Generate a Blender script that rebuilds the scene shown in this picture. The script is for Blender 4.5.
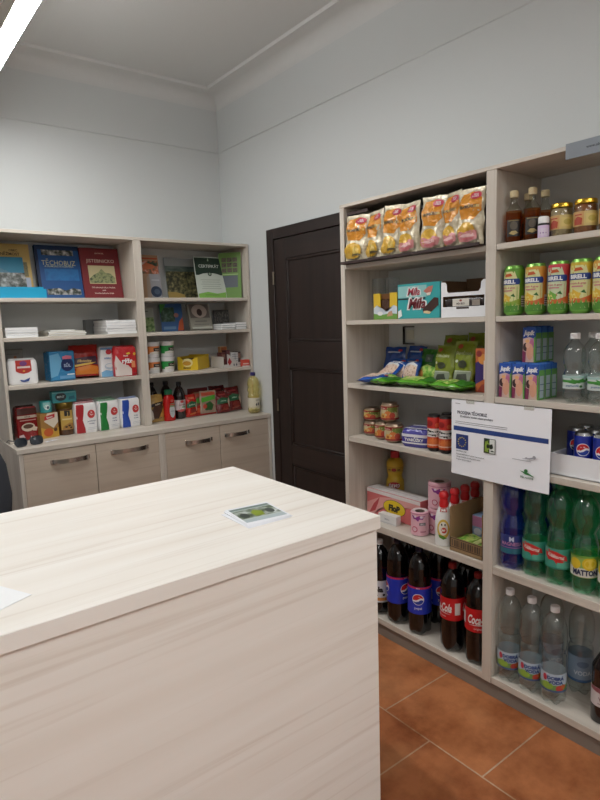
import bpy, math, random
from mathutils import Vector, Matrix, noise as mnoise
PI = math.pi
for o in list(bpy.data.objects):
    bpy.data.objects.remove(o)
scene = bpy.context.scene
COL = scene.collection

# ------------------------------------------------------------------ camera
cam_data = bpy.data.cameras.new('camera')
cam_data.sensor_fit = 'HORIZONTAL'
cam_data.sensor_width = 36.0
cam_data.lens = 589.36 / 600 * 36.0
cam_data.clip_start = 0.05
cam = bpy.data.objects.new('camera', cam_data)
COL.objects.link(cam)
yaw, pitch, roll = 0.65403, 0.13270, -0.03179
F = Vector((math.sin(yaw)*math.cos(pitch), math.cos(yaw)*math.cos(pitch), -math.sin(pitch)))
Rt = Vector((math.cos(yaw), -math.sin(yaw), 0))
U = Rt.cross(F)
R2 = Rt*math.cos(roll) + U*math.sin(roll)
U2 = -Rt*math.sin(roll) + U*math.cos(roll)
mw = Matrix((R2, U2, -F)).transposed().to_4x4()
mw.translation = Vector((0, 0, 1.4405))
cam.matrix_world = mw
scene.camera = cam

# ------------------------------------------------------------------ world, exposure
world = bpy.data.worlds.new('world')
scene.world = world
world.use_nodes = True
world.node_tree.nodes['Background'].inputs[0].default_value = (0.75, 0.82, 0.9, 1)
world.node_tree.nodes['Background'].inputs[1].default_value = 0.3
scene.view_settings.view_transform = 'Standard'
scene.view_settings.look = 'None'
scene.view_settings.gamma = 1
scene.view_settings.use_curve_mapping = False
scene.view_settings.exposure = 0.0
LAMP_POWER = 84.0
LAMP_COLOR = (1.0, 0.992, 0.975)
scene.cycles.transparent_max_bounces = 32

# ------------------------------------------------------------------ materials
def lin(c):
    out = []
    for v in c:
        v = v/255.0
        out.append(v/12.92 if v <= 0.04045 else ((v+0.055)/1.055)**2.4)
    return (*out, 1)
MATS = {}
def M(name, c, rough=0.5, metal=0.0, coat=0.0, spec=0.5, emit=None):
    if name in MATS: return MATS[name]
    m = bpy.data.materials.new(name); m.use_nodes = True
    b = m.node_tree.nodes['Principled BSDF']
    b.inputs['Base Color'].default_value = lin(c)
    b.inputs['Roughness'].default_value = rough
    b.inputs['Metallic'].default_value = metal
    b.inputs['Coat Weight'].default_value = coat
    b.inputs['Specular IOR Level'].default_value = spec
    if emit:
        b.inputs['Emission Color'].default_value = (*emit[0], 1)
        b.inputs['Emission Strength'].default_value = emit[1]
    MATS[name] = m
    return m
def dim(c): return tuple(int(v*.93) for v in c)
def C(r, g=None, b=None):
    """print colour"""
    if isinstance(r, bpy.types.Material): return r
    if g is None: r, g, b = r
    return M('print_%d_%d_%d' % (r, g, b), dim((r, g, b)), 0.42)
def crinkle(m, scale=38, st=0.55):
    if m.get('bumped'): return m
    m['bumped'] = 1
    N = m.node_tree.nodes; L = m.node_tree.links
    tc = N.new('ShaderNodeTexCoord'); n = N.new('ShaderNodeTexNoise'); n.inputs['Scale'].default_value = scale; n.inputs['Detail'].default_value = 3; n.inputs['Distortion'].default_value = 1.4
    L.new(tc.outputs['Object'], n.inputs['Vector'])
    bp = N.new('ShaderNodeBump'); bp.inputs['Strength'].default_value = st; bp.inputs['Distance'].default_value = 0.012
    L.new(n.outputs['Fac'], bp.inputs['Height']); L.new(bp.outputs[0], N['Principled BSDF'].inputs['Normal']); L.new(bp.outputs[0], N['Principled BSDF'].inputs['Coat Normal'])
    return m
def FOIL(c): return crinkle(M('foil_%d_%d_%d' % c, dim(c), 0.26, 0.0, 0.45), 30, .4)
def CARD(c): return M('card_%d_%d_%d' % c, dim(c), 0.5)
def TIN(c): return M('tin_%d_%d_%d' % c, c, 0.25, 0.25, 0.3)

def wood(name, axis, base, dark, streak, rough=0.45, k=1.0):
    if name in MATS: return MATS[name]
    m = bpy.data.materials.new(name); m.use_nodes = True
    nt = m.node_tree; N = nt.nodes; L = nt.links
    b = N['Principled BSDF']; b.inputs['Roughness'].default_value = rough
    tc = N.new('ShaderNodeTexCoord')
    def layer(along, across, scale, detail, dist, lo, hi):
        mp = N.new('ShaderNodeMapping')
        s = [across]*3; s['xyz'.index(axis)] = along
        mp.inputs['Scale'].default_value = s
        L.new(tc.outputs['Object'], mp.inputs['Vector'])
        n = N.new('ShaderNodeTexNoise'); n.inputs['Scale'].default_value = scale
        n.inputs['Detail'].default_value = detail; n.inputs['Distortion'].default_value = dist
        L.new(mp.outputs[0], n.inputs['Vector'])
        r = N.new('ShaderNodeMapRange'); r.inputs['From Min'].default_value = lo; r.inputs['From Max'].default_value = hi
        L.new(n.outputs['Fac'], r.inputs['Value'])
        return r.outputs[0]
    f1 = layer(0.5*k, 9*k, 1.6, 4, 0.6, 0.3, 0.7)
    f2 = layer(0.8*k, 34*k, 2.0, 5, 0.3, 0.54, 0.72)
    mx = N.new('ShaderNodeMix'); mx.data_type = 'RGBA'
    mx.inputs['A'].default_value = lin(base); mx.inputs['B'].default_value = lin(dark)
    L.new(f1, mx.inputs['Factor'])
    mx2 = N.new('ShaderNodeMix'); mx2.data_type = 'RGBA'
    L.new(mx.outputs['Result'], mx2.inputs['A']); mx2.inputs['B'].default_value = lin(streak)
    ml = N.new('ShaderNodeMath'); ml.operation = 'MULTIPLY'; ml.inputs[1].default_value = 0.45
    L.new(f2, ml.inputs[0]); L.new(ml.outputs[0], mx2.inputs['Factor'])
    L.new(mx2.outputs['Result'], b.inputs['Base Color'])
    MATS[name] = m
    return m
def PHOTO(name, cols, scale=30, rough=0.4, stretch=(1, 1, 1), detail=4):
    """blotchy printed picture"""
    if name in MATS: return MATS[name]
    m = bpy.data.materials.new(name); m.use_nodes = True
    nt = m.node_tree; N = nt.nodes; L = nt.links
    b = N['Principled BSDF']; b.inputs['Roughness'].default_value = rough
    tc = N.new('ShaderNodeTexCoord'); mp = N.new('ShaderNodeMapping'); mp.inputs['Scale'].default_value = stretch
    L.new(tc.outputs['Object'], mp.inputs['Vector'])
    n = N.new('ShaderNodeTexNoise'); n.inputs['Scale'].default_value = scale; n.inputs['Detail'].default_value = detail
    L.new(mp.outputs[0], n.inputs['Vector'])
    r = N.new('ShaderNodeValToRGB'); e = r.color_ramp.elements
    k = len(cols)
    for i, c in enumerate(cols):
        p = 0.3 + 0.4*i/(k-1)
        if i < 2: el = e[i]; el.position = p
        else: el = e.new(p)
        el.color = lin(c)
    L.new(n.outputs['Fac'], r.inputs[0]); L.new(r.outputs[0], b.inputs['Base Color'])
    MATS[name] = m
    return m
def CLEAR(name, c, refl=1.0, rough=0.06, ior=1.4, body=0.0, bodyc=(200, 210, 205), edge=0.5):
    """thin clear plastic or glass wall: tinted transmission with a glossy fresnel coat"""
    if name in MATS: return MATS[name]
    m = bpy.data.materials.new(name); m.use_nodes = True
    nt = m.node_tree; N = nt.nodes; L = nt.links
    N.remove(N['Principled BSDF'])
    t = N.new('ShaderNodeBsdfTransparent'); t.inputs[0].default_value = lin(c)
    lw = N.new('ShaderNodeLayerWeight'); lw.inputs['Blend'].default_value = 0.32
    pw = N.new('ShaderNodeMath'); pw.operation = 'POWER'; pw.inputs[1].default_value = 2.6
    L.new(lw.outputs['Facing'], pw.inputs[0])
    mc = N.new('ShaderNodeMix'); mc.data_type = 'RGBA'; mc.inputs['A'].default_value = lin(c)
    mc.inputs['B'].default_value = lin(tuple(v*edge for v in c))       # longer way through the wall at the rim
    L.new(pw.outputs[0], mc.inputs['Factor']); L.new(mc.outputs['Result'], t.inputs[0])
    src = t.outputs[0]
    if body:
        d = N.new('ShaderNodeBsdfDiffuse'); d.inputs[0].default_value = lin(bodyc)
        mb = N.new('ShaderNodeMixShader'); mb.inputs[0].default_value = body
        L.new(src, mb.inputs[1]); L.new(d.outputs[0], mb.inputs[2]); src = mb.outputs[0]
    g = N.new('ShaderNodeBsdfGlossy'); g.inputs['Roughness'].default_value = rough
    fr = N.new('ShaderNodeFresnel'); fr.inputs['IOR'].default_value = ior
    mu = N.new('ShaderNodeMath'); mu.operation = 'MULTIPLY'
    ge = N.new('ShaderNodeNewGeometry'); sb = N.new('ShaderNodeMath'); sb.operation = 'MULTIPLY_ADD'
    sb.inputs[1].default_value = -refl; sb.inputs[2].default_value = refl      # the inner side of the wall does not mirror
    L.new(ge.outputs['Backfacing'], sb.inputs[0])
    L.new(fr.outputs[0], mu.inputs[0]); L.new(sb.outputs[0], mu.inputs[1])
    mx = N.new('ShaderNodeMixShader')
    L.new(mu.outputs[0], mx.inputs[0]); L.new(src, mx.inputs[1]); L.new(g.outputs[0], mx.inputs[2])
    L.new(mx.outputs[0], N['Material Output'].inputs['Surface'])
    MATS[name] = m
    return m
WHITE = (236, 236, 234); BLACK = (22, 22, 24)

# ------------------------------------------------------------------ text outlines (built-in font)
TXT = {}
def text_tris(s, bold=0.0, shear=0.0):
    k = (s, bold, shear)
    if k in TXT: return TXT[k]
    cu = bpy.data.curves.new('txt', 'FONT'); cu.body = s; cu.size = 1; cu.offset = bold; cu.shear = shear
    cu.resolution_u = 2; cu.align_x = 'CENTER'
    ob = bpy.data.objects.new('txt', cu); COL.objects.link(ob)
    dg = bpy.context.evaluated_depsgraph_get(); dg.update()
    me = bpy.data.meshes.new_from_object(ob.evaluated_get(dg))
    me.calc_loop_triangles()
    vs = [(v.co.x, v.co.y) for v in me.vertices]
    ts = [tuple(t.vertices) for t in me.loop_triangles]
    bpy.data.objects.remove(ob); bpy.data.curves.remove(cu); bpy.data.meshes.remove(me)
    x0 = min(v[0] for v in vs); x1 = max(v[0] for v in vs)
    vs = [((x-(x0+x1)/2)/0.73, (y-0.36)/0.73) for x, y in vs]       # cap height 1, centred
    TXT[k] = (vs, ts, (x1-x0)/0.73)
    return TXT[k]

# ------------------------------------------------------------------ mesh builder
class MB:
    def __init__(s): s.v = []; s.f = []; s.mi = []; s.mats = []
    def mid(s, m):
        if not isinstance(m, bpy.types.Material): m = C(m)
        if m not in s.mats: s.mats.append(m)
        return s.mats.index(m)
    def add(s, vs, fs, m, xf=None):
        o = len(s.v); k = s.mid(m)
        s.v += [tuple(xf @ Vector(v)) if xf else tuple(v) for v in vs]
        for f in fs: s.f.append(tuple(i+o for i in f)); s.mi.append(k)
    def box(s, x0, x1, y0, y1, z0, z1, m, c=0.0015, fm=None, xf=None):
        """chamfered box; fm = {face: material} for faces -x +x -y +y -z +z"""
        lo = (x0, y0, z0); hi = (x1, y1, z1)
        c = min(c, (x1-x0)*.4, (y1-y0)*.4, (z1-z0)*.4)
        vs = []; idx = {}
        for sx in (0, 1):
            for sy in (0, 1):
                for sz in (0, 1):
                    sg = (sx, sy, sz)
                    for a in range(3):
                        p = [(lo[i]+c if sg[i] == 0 else hi[i]-c) for i in range(3)]
                        p[a] = lo[a] if sg[a] == 0 else hi[a]
                        idx[sg, a] = len(vs); vs.append(p)
        faces = []
        def orient(f, n):
            a, b, d = (Vector(vs[f[0]]), Vector(vs[f[1]]), Vector(vs[f[2]]))
            return f if (b-a).cross(d-a).dot(n) > 0 else f[::-1]
        base = []
        for a in range(3):
            b, d = [i for i in range(3) if i != a]
            for sa in (0, 1):
                q = []
                for u, w in ((0, 0), (1, 0), (1, 1), (0, 1)):
                    g = [0]*3; g[a] = sa; g[b] = u; g[d] = w
                    q.append(idx[tuple(g), a])
                n = Vector((0, 0, 0)); n[a] = 1 if sa else -1
                nm = '+-'[1-sa] + 'xyz'[a]
                base.append((orient(tuple(q), n), nm))
        for f, nm in base:
            s.add([vs[i] for i in f], [(0, 1, 2, 3)], (fm or {}).get(nm, m), xf)
        for a in range(3):
            b, d = [i for i in range(3) if i != a]
            for sb in (0, 1):
                for sd in (0, 1):
                    g0 = [0]*3; g0[b] = sb; g0[d] = sd; g1 = list(g0); g1[a] = 1
                    g0 = tuple(g0); g1 = tuple(g1)
                    f = (idx[g0, b], idx[g1, b], idx[g1, d], idx[g0, d])
                    n = Vector((0, 0, 0)); n[b] = 1 if sb else -1; n[d] = 1 if sd else -1
                    f = orient(f, n); s.add([vs[i] for i in f], [(0, 1, 2, 3)], m, xf)
        for g in [(a, b, d) for a in (0, 1) for b in (0, 1) for d in (0, 1)]:
            f = (idx[g, 0], idx[g, 1], idx[g, 2])
            n = Vector([1 if q else -1 for q in g])
            f = orient(f, n); s.add([vs[i] for i in f], [(0, 1, 2)], m, xf)
        return s
    def lathe(s, prof, m, seg=28, cx=0, cy=0, lobes=None, sq=None, xf=None, cap=True):
        """prof = [(r, z[, material]) ...] bottom to top; sq = (sx, sy, power) superellipse section"""
        rings = []
        for p in prof:
            r, z = p[0], p[1]; ring = []
            for i in range(seg):
                a = 2*PI*i/seg; rr = r; zz = z
                if lobes and z < lobes[2]:
                    w = 1 - z/lobes[2]
                    cc = 0.5+0.5*math.cos(lobes[0]*a)
                    rr = r*(1-lobes[1]*w*(1-cc)); zz = z + (0.012*w*(1-cc) if r > 0.3*max(q[0] for q in prof) else 0.0)
                ca, sa = math.cos(a), math.sin(a)
                if sq:
                    e = 2.0/sq[2]
                    ca = math.copysign(abs(ca)**e, ca)*sq[0]; sa = math.copysign(abs(sa)**e, sa)*sq[1]
                ring.append((cx+rr*ca, cy+rr*sa, zz))
            rings.append(ring)
        for j in range(len(prof)-1):
            mm = prof[j][2] if len(prof[j]) > 2 else m
            vs = rings[j]+rings[j+1]
            fs = [(i, (i+1) % seg, seg+(i+1) % seg, seg+i) for i in range(seg)]
            s.add(vs, fs, mm, xf)
        if cap:
            if prof[0][0] > 1e-5: s.add(rings[0], [tuple(range(seg))[::-1]], prof[0][2] if len(prof[0]) > 2 else m, xf)
            if prof[-1][0] > 1e-5: s.add(rings[-1], [tuple(range(seg))], prof[-1][2] if len(prof[-1]) > 2 else m, xf)
        return s
    def tube(s, pts, r, m, seg=10):
        """round bar through points"""
        pts = [Vector(p) for p in pts]; rings = []
        for i, p in enumerate(pts):
            d = (pts[min(i+1, len(pts)-1)]-pts[max(i-1, 0)]).normalized()
            a = d.cross(Vector((0, 0, 1)))
            if a.length < 1e-3: a = d.cross(Vector((1, 0, 0)))
            a.normalize(); b = d.cross(a)
            rings.append([p+r*(a*math.cos(2*PI*k/seg)+b*math.sin(2*PI*k/seg)) for k in range(seg)])
        for j in range(len(rings)-1):
            s.add(rings[j]+rings[j+1], [(i, (i+1) % seg, seg+(i+1) % seg, seg+i) for i in range(seg)], m)
        s.add(rings[0], [tuple(range(seg))[::-1]], m); s.add(rings[-1], [tuple(range(seg))], m)
        return s
    def prism(s, poly, y0, y1, m, xf=None):
        """outline in x,z extruded along y (front at y0)"""
        n = len(poly)
        s.add([(p[0], y0, p[1]) for p in poly], [tuple(range(n))], m, xf)
        s.add([(p[0], y1, p[1]) for p in poly], [tuple(range(n))[::-1]], m, xf)
        vs = [(p[0], y0, p[1]) for p in poly]+[(p[0], y1, p[1]) for p in poly]
        s.add(vs, [(i, n+i, n+(i+1) % n, (i+1) % n) for i in range(n)], m, xf)
        return s
    def grid(s, fn, nu, nv, m, flip=False, xf=None):
        vs = [fn(i/nu, j/nv) for j in range(nv+1) for i in range(nu+1)]
        fs = []
        for j in range(nv):
            for i in range(nu):
                a = j*(nu+1)+i
                q = (a, a+1, a+nu+2, a+nu+1)
                fs.append(q[::-1] if flip else q)
        s.add(vs, fs, m, xf)
        return s
    def art(s, items, surf, eps=0.0005, step=0.012, xf=None):
        """flat graphics laid on a surface: surf(s, t) -> (point, normal)"""
        for k, it in enumerate(items):
            e = eps*(1+0.35*k); kind = it[0]
            if kind == 'r':
                x0, y0, x1, y1, m = it[1:6]
                nx = max(1, int(abs(x1-x0)/step+.99)); ny = max(1, int(abs(y1-y0)/step+.99))
                vs = [(x0+(x1-x0)*i/nx, y0+(y1-y0)*j/ny) for j in range(ny+1) for i in range(nx+1)]
                fs = [(j*(nx+1)+i, j*(nx+1)+i+1, (j+1)*(nx+1)+i+1, (j+1)*(nx+1)+i) for j in range(ny) for i in range(nx)]
            elif kind in 'ep':
                if kind == 'e':
                    cx, cy, rx, ry, m = it[1:6]
                    rim = [(cx+rx*math.cos(2*PI*i/24), cy+ry*math.sin(2*PI*i/24)) for i in range(24)]
                else:
                    rim, m = it[1], it[2]
                    cx = sum(p[0] for p in rim)/len(rim); cy = sum(p[1] for p in rim)/len(rim)
                    rr = []
                    for i in range(len(rim)):
                        a, b = rim[i], rim[(i+1) % len(rim)]
                        nn = max(1, int(math.hypot(a[0]-b[0], a[1]-b[1])/step))
                        rr += [(a[0]+(b[0]-a[0])*q/nn, a[1]+(b[1]-a[1])*q/nn) for q in range(nn)]
                    rim = rr
                ar = sum(rim[i][0]*rim[(i+1) % len(rim)][1]-rim[(i+1) % len(rim)][0]*rim[i][1] for i in range(len(rim)))
                if ar < 0: rim = rim[::-1]
                n = len(rim); R = max(math.hypot(p[0]-cx, p[1]-cy) for p in rim); nr = max(1, min(4, int(R/step+.5)))
                vs = [(cx, cy)]; fs = []
                for q in range(1, nr+1):
                    vs += [(cx+(p[0]-cx)*q/nr, cy+(p[1]-cy)*q/nr) for p in rim]
                for i in range(n): fs.append((0, 1+i, 1+(i+1) % n))
                for q in range(nr-1):
                    for i in range(n):
                        a = 1+q*n+i; b = 1+q*n+(i+1) % n
                        fs.append((a, a+n, b+n, b))
            elif kind == 't':
                st, cx, cy, h, m = it[1:6]; mw_ = it[6] if len(it) > 6 else None
                bold = it[7] if len(it) > 7 else 0.02; sh = it[8] if len(it) > 8 else 0
                rot = it[9] if len(it) > 9 else 0
                tv, tt, tw = text_tris(st, bold, sh)
                sx = h
                if mw_: sx = min(h, mw_/tw)
                cr, sr = math.cos(rot), math.sin(rot)
                vs = [(cx+x*sx*cr-y*h*sr, cy+x*sx*sr+y*h*cr) for x, y in tv]; fs = tt
            P = []
            for q in vs:
                p, nrm = surf(*q); P.append(Vector(p)+Vector(nrm)*e)
            s.add(P, fs, m, xf)
        return s
    def build(s, name, parent=None, angle=38):
        me = bpy.data.meshes.new(name)
        me.from_pydata(s.v, [], s.f)
        for m in s.mats: me.materials.append(m)
        me.polygons.foreach_set('material_index', s.mi)
        me.polygons.foreach_set('use_smooth', [True]*len(s.f))
        me.update()
        try:
            import bmesh
            bm = bmesh.new(); bm.from_mesh(me)
            bmesh.ops.remove_doubles(bm, verts=bm.verts, dist=1e-6)
            bm.to_mesh(me); bm.free()
        except Exception: pass
        me.set_sharp_from_angle(angle=math.radians(angle))
        ob = bpy.data.objects.new(name, me); COL.objects.link(ob)
        if parent: ob.parent = parent
        return ob

def flat(y): return lambda s, t: ((s, y, t), (0, -1, 0))
def sidex(x, sg=1): return lambda s, t: ((x, s*sg, t), (sg, 0, 0))      # s along +y when sg=1
def topz(z): return lambda s, t: ((s, t, z), (0, 0, 1))
def cyl(R, turn=0.0):
    def f(s, t):
        a = s/R+turn
        return ((R*math.sin(a), -R*math.cos(a), t), (math.sin(a), -math.cos(a), 0))
    return f
def tag(o, label, cat, group=None, kind=None):
    o['label'] = label; o['category'] = cat
    if group: o['group'] = group
    if kind: o['kind'] = kind
    return o
def empty(name, label=None, cat=None, group=None):
    o = bpy.data.objects.new(name, None); o.empty_display_size = 0.05; COL.objects.link(o)
    if label: tag(o, label, cat, group)
    return o
def put(o, x, y, z, rz=0.0, rx=0.0, ry=0.0):
    o.location = (x, y, z + (0.0005 if o.parent is None else 0)); o.rotation_euler = (math.radians(rx), math.radians(ry), math.radians(rz))
    return o
def struct(o): o['kind'] = 'structure'; return o
def dup(root, label=None, group=None):
    def cp(o, par):
        c = o.copy(); COL.objects.link(c)
        if par: c.parent = par
        for ch in list(o.children): cp(ch, c)
        return c
    r = cp(root, None)
    if label: r['label'] = label
    if group: r['group'] = group
    return r
RS = -90.0          # things on the right-hand shelving face the aisle (-x)
RV = -62.0          # round things there, label turned a little to the room

# ================================================================== setting
XW, YW, ZC = 2.10, 3.542, 2.90
XL, YF = -1.75, -2.45
LED = 2.556
def wall_mat(name, c):
    m = M(name, c, 0.75, spec=0.25)
    N = m.node_tree.nodes; L = m.node_tree.links
    n = N.new('ShaderNodeTexNoise'); n.inputs['Scale'].default_value = 60; n.inputs['Detail'].default_value = 6
    tc = N.new('ShaderNodeTexCoord'); L.new(tc.outputs['Object'], n.inputs['Vector'])
    bp = N.new('ShaderNodeBump'); bp.inputs['Strength'].default_value = 0.08; bp.inputs['Distance'].default_value = 0.004
    L.new(n.outputs['Fac'], bp.inputs['Height']); L.new(bp.outputs[0], N['Principled BSDF'].inputs['Normal'])
    return m
PAINT = wall_mat('wall_paint', (205, 209, 209))
PAINTC = wall_mat('ceiling_paint', (212, 214, 213))
# floor : square terracotta tiles in running bond
def tile_mat():
    m = bpy.data.materials.new('terracotta_tiles'); m.use_nodes = True
    nt = m.node_tree; N = nt.nodes; L = nt.links; b = N['Principled BSDF']
    b.inputs['Roughness'].default_value = 0.42
    tc = N.new('ShaderNodeTexCoord'); mp = N.new('ShaderNodeMapping')
    mp.inputs['Rotation'].default_value = (0, 0, math.radians(90))
    # after the quarter turn: u = -y, v = x
    mp.inputs['Location'].default_value = (1.43+0.422*10-.211, -1.448+0.422*10, 0)
    L.new(tc.outputs['Object'], mp.inputs['Vector'])
    br = N.new('ShaderNodeTexBrick')
    br.offset = 0.5; br.offset_frequency = 2; br.squash = 1
    br.inputs['Scale'].default_value = 1
    br.inputs['Brick Width'].default_value = 0.422; br.inputs['Row Height'].default_value = 0.422
    br.inputs['Mortar Size'].default_value = 0.003; br.inputs['Mortar Smooth'].default_value = 0.2; br.inputs['Bias'].default_value = 0
    br.inputs['Color1'].default_value = lin((184, 118, 74)); br.inputs['Color2'].default_value = lin((166, 102, 62))
    br.inputs['Mortar'].default_value = lin((190, 162, 136))
    L.new(mp.outputs[0], br.inputs['Vector'])
    n1 = N.new('ShaderNodeTexNoise'); n1.inputs['Scale'].default_value = 5; n1.inputs['Detail'].default_value = 8; n1.inputs['Roughness'].default_value = 0.65
    L.new(tc.outputs['Object'], n1.inputs['Vector'])
    r1 = N.new('ShaderNodeMapRange'); r1.inputs['From Min'].default_value = 0.38; r1.inputs['From Max'].default_value = 0.68
    L.new(n1.outputs['Fac'], r1.inputs['Value'])
    mx = N.new('ShaderNodeMix'); mx.data_type = 'RGBA'; mx.blend_type = 'MULTIPLY'
    L.new(r1.outputs[0], mx.inputs['Factor']); L.new(br.outputs['Color'], mx.inputs['A']); mx.inputs['B'].default_value = lin((176, 150, 122))
    n2 = N.new('ShaderNodeTexNoise'); n2.inputs['Scale'].default_value = 3.1; n2.inputs['Detail'].default_value = 9
    mp2 = N.new('ShaderNodeMapping'); mp2.inputs['Location'].default_value = (5, 3, 1)
    L.new(tc.outputs['Object'], mp2.inputs['Vector']); L.new(mp2.outputs[0], n2.inputs['Vector'])
    r2 = N.new('ShaderNodeMapRange'); r2.inputs['From Min'].default_value = 0.52; r2.inputs['From Max'].default_value = 0.75; r2.inputs['To Max'].default_value = 0.35
    L.new(n2.outputs['Fac'], r2.inputs['Value'])
    mx2 = N.new('ShaderNodeMix'); mx2.data_type = 'RGBA'
    L.new(r2.outputs[0], mx2.inputs['Factor']); L.new(mx.outputs['Result'], mx2.inputs['A']); mx2.inputs['B'].default_value = lin((206, 152, 104))
    L.new(mx2.outputs['Result'], b.inputs['Base Color'])
    bp = N.new('ShaderNodeBump'); bp.inputs['Strength'].default_value = 0.3; bp.inputs['Distance'].default_value = 0.002; bp.invert = True
    L.new(br.outputs['Fac'], bp.inputs['Height']); L.new(bp.outputs[0], b.inputs['Normal'])
    return m
mb = MB(); mb.box(XL-.1, XW+.1, YF-.1, YW+.1, -0.1, 0, tile_mat(), 0); struct(mb.build('floor'))
mb = MB(); mb.box(XL-.1, XW+.1, YF-.1, YW+.1, ZC, ZC+.1, PAINTC, 0); struct(mb.build('ceiling'))
def wall(name, x0, x1, y0, y1, ux0, ux1, uy0, uy1):
    b = MB(); b.box(x0, x1, y0, y1, 0, LED, PAINT, 0)
    b.box(ux0, ux1, uy0, uy1, LED, ZC, PAINT, 0.0035)
    return struct(b.build(name))
wall('wall_right', XW, XW+.1, YF, YW, XW-.005, XW+.1, YF, YW)
wall('wall_back', XL-.1, XW+.1, YW, YW+.1, XL-.1, XW+.1, YW-.006, YW+.1)
wall('wall_left', XL-.1, XL, YF, YW, XL-.1, XL+.012, YF, YW)
wall('wall_front', XL-.1, XW+.1, YF-.1, YF, XL-.1, XW+.1, YF-.1, YF+.012)
# low border round the ceiling and a hollow cove below it
def cove(name, p, n, d, length, dz=0):
    """p corner start on wall, n into room, d along wall"""
    b = MB(); p = Vector(p); n = Vector(n); d = Vector(d); R = 0.07; z0 = ZC-0.012-dz
    pr = [(0.0, z0-R)]+[(R-R*math.cos(a*PI/16), z0-R+R*math.sin(a*PI/16)) for a in range(0, 9)]
    pr = pr[1:]+[(0.135, z0), (0.145, z0+0.0115+dz), (0, z0+.0115+dz)]
    vs = []
    for q, z in pr:
        for e in (0, length): 
            w = p+n*q+d*e; vs.append((w.x, w.y, z))
    k = len(pr)
    fs = [(2*i, 2*((i+1) % k), 2*((i+1) % k)+1, 2*i+1) for i in range(k)]
    b.add(vs, fs, PAINTC); return struct(b.build(name, angle=30))
cove('trim_1', (XW-.005, YF+.012, 0), (-1, 0, 0), (0, 1, 0), YW-YF-.018)
cove('trim_2', (XL+.012, YW-.006, 0), (0, -1, 0), (1, 0, 0), XW-XL-.017, .001)
cove('trim_3', (XL+.012, YF+.012, 0), (1, 0, 0), (0, 1, 0), YW-YF-.018)
cove('trim_4', (XL+.012, YF+.012, 0), (0, 1, 0), (1, 0, 0), XW-XL-.017, .001)

# dark panelled door on the right wall
DW = wood('door_wood', 'z', (44, 31, 27), (32, 22, 19), (24, 17, 15), 0.6)
DW2 = wood('door_wood_rail', 'y', (44, 31, 27), (32, 22, 19), (24, 17, 15), 0.6)
door = struct(empty('door_1'))
b = MB()
b.box(XW-.022, XW, 2.93, 2.996, 0, 1.987, DW, .003); b.box(XW-.022, XW, 2.07, 2.136, 0, 1.987, DW, .003)
b.box(XW-.0225, XW, 2.136, 2.93, 1.925, 1.987, DW2, .003)
b.build('frame', door)
b = MB(); LX0, LX1 = XW-.016, XW-.001
b.box(LX0, LX1, 2.815, 2.927, .006, 1.922, DW, .002); b.box(LX0, LX1, 2.139, 2.255, .006, 1.922, DW, .002)
for z0, z1 in ((1.805, 1.922), (1.17, 1.325), (.58, .705), (.006, .16)):
    b.box(LX0, LX1, 2.255, 2.815, z0, z1, DW2, .002)
b.build('leaf', door)
for z0, z1 in ((1.325, 1.805), (.705, 1.17), (.16, .58)):
    b = MB(); b.box(XW-.006, XW-.001, 2.255, 2.815, z0, z1, DW, .001)
    for (ya, yb, za, zb) in ((2.255, 2.815, z0, z0+.016), (2.255, 2.815, z1-.016, z1), (2.255, 2.271, z0, z1), (2.799, 2.815, z0, z1)):
        b.box(XW-.0135, XW-.003, ya, yb, za, zb, DW2, .005)
    b.build('panel', door)
BRASS = M('hinge_steel', (150, 140, 125), .35, 1)
for z in (1.70, .935):
    b = MB(); b.lathe([(.006, 0), (.006, .075)], BRASS, 10); h = b.build('hinge', door); h.location = (XW-.024, 2.931, z-.037)
# light switch on the wall, seen through the notch of the shelf back
sw = tag(empty('light_switch'), 'cream light switch on the wall showing through the notch in the shelf back, third shelf', 'switch')
b = MB(); b.box(-.036, .036, -.0075, -.002, -.036, .036, M('switch_cream', (204, 205, 200), .35), .003); b.build('plate', sw)
b = MB(); b.box(-.022, .022, -.0105, -.0075, -.022, .022, M('switch_rocker', (216, 213, 198), .3), .002); b.build('rocker', sw)
put(sw, XW-.0, 1.868, 1.362, RS)

# ceiling lamps (tube batten hung on rods over the counter, unseen fill panels added behind)
LAMP = M('lamp_diffuser', (255, 252, 245), .5, emit=(LAMP_COLOR, LAMP_POWER))
HOUS = M('lamp_housing', (216, 212, 200), .4)
STEEL = M('brushed_steel', (190, 188, 184), .28, 1)
def batten(x, y0, y1, z, label):
    r = tag(empty('ceiling_lamp'), label, 'lamp', 'tube lamps under the ceiling')
    L_ = y1-y0
    bb = MB(); bb.box(-.0405, -.0380, -L_/2, L_/2, -.004, .06, HOUS, .0005); bb.box(.028, .0305, -L_/2, L_/2, -.004, .06, HOUS, .0005); bb.box(-.04, .03, -L_/2, L_/2, .03, .075, HOUS, .006)
    bb.box(-.04, .03, -L_/2-.012, -L_/2+.004, -.018, .075, HOUS, .004); bb.box(-.04, .03, L_/2-.004, L_/2+.012, -.018, .075, HOUS, .004)
    bb.build('housing', r)
    bb = MB(); bb.box(-.0375, .0275, -L_/2+.004, L_/2-.004, -.016, .029, LAMP, .004, {'+z': HOUS}); bb.build('diffuser', r)
    for s in (-.35, .35):
        bb = MB(); bb.lathe([(.0045, .074), (.0045, ZC-z-.016), (.022, ZC-z-.016), (.022, ZC-z)], STEEL, 10, 0, s*L_); bb.build('rod', r)
    put(r, x, (y0+y1)/2, z); return r
batten(.652, 1.50, 3.02, 2.60, 'white tube lamp hung under the ceiling over the counter, top left of the photo')
FILL_LAMP = M('fill_panel_diffuser', (255, 252, 245), .5, emit=(LAMP_COLOR, LAMP_POWER*.105))  # guessed fill lamps, added out of view to brighten the counter front
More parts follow.
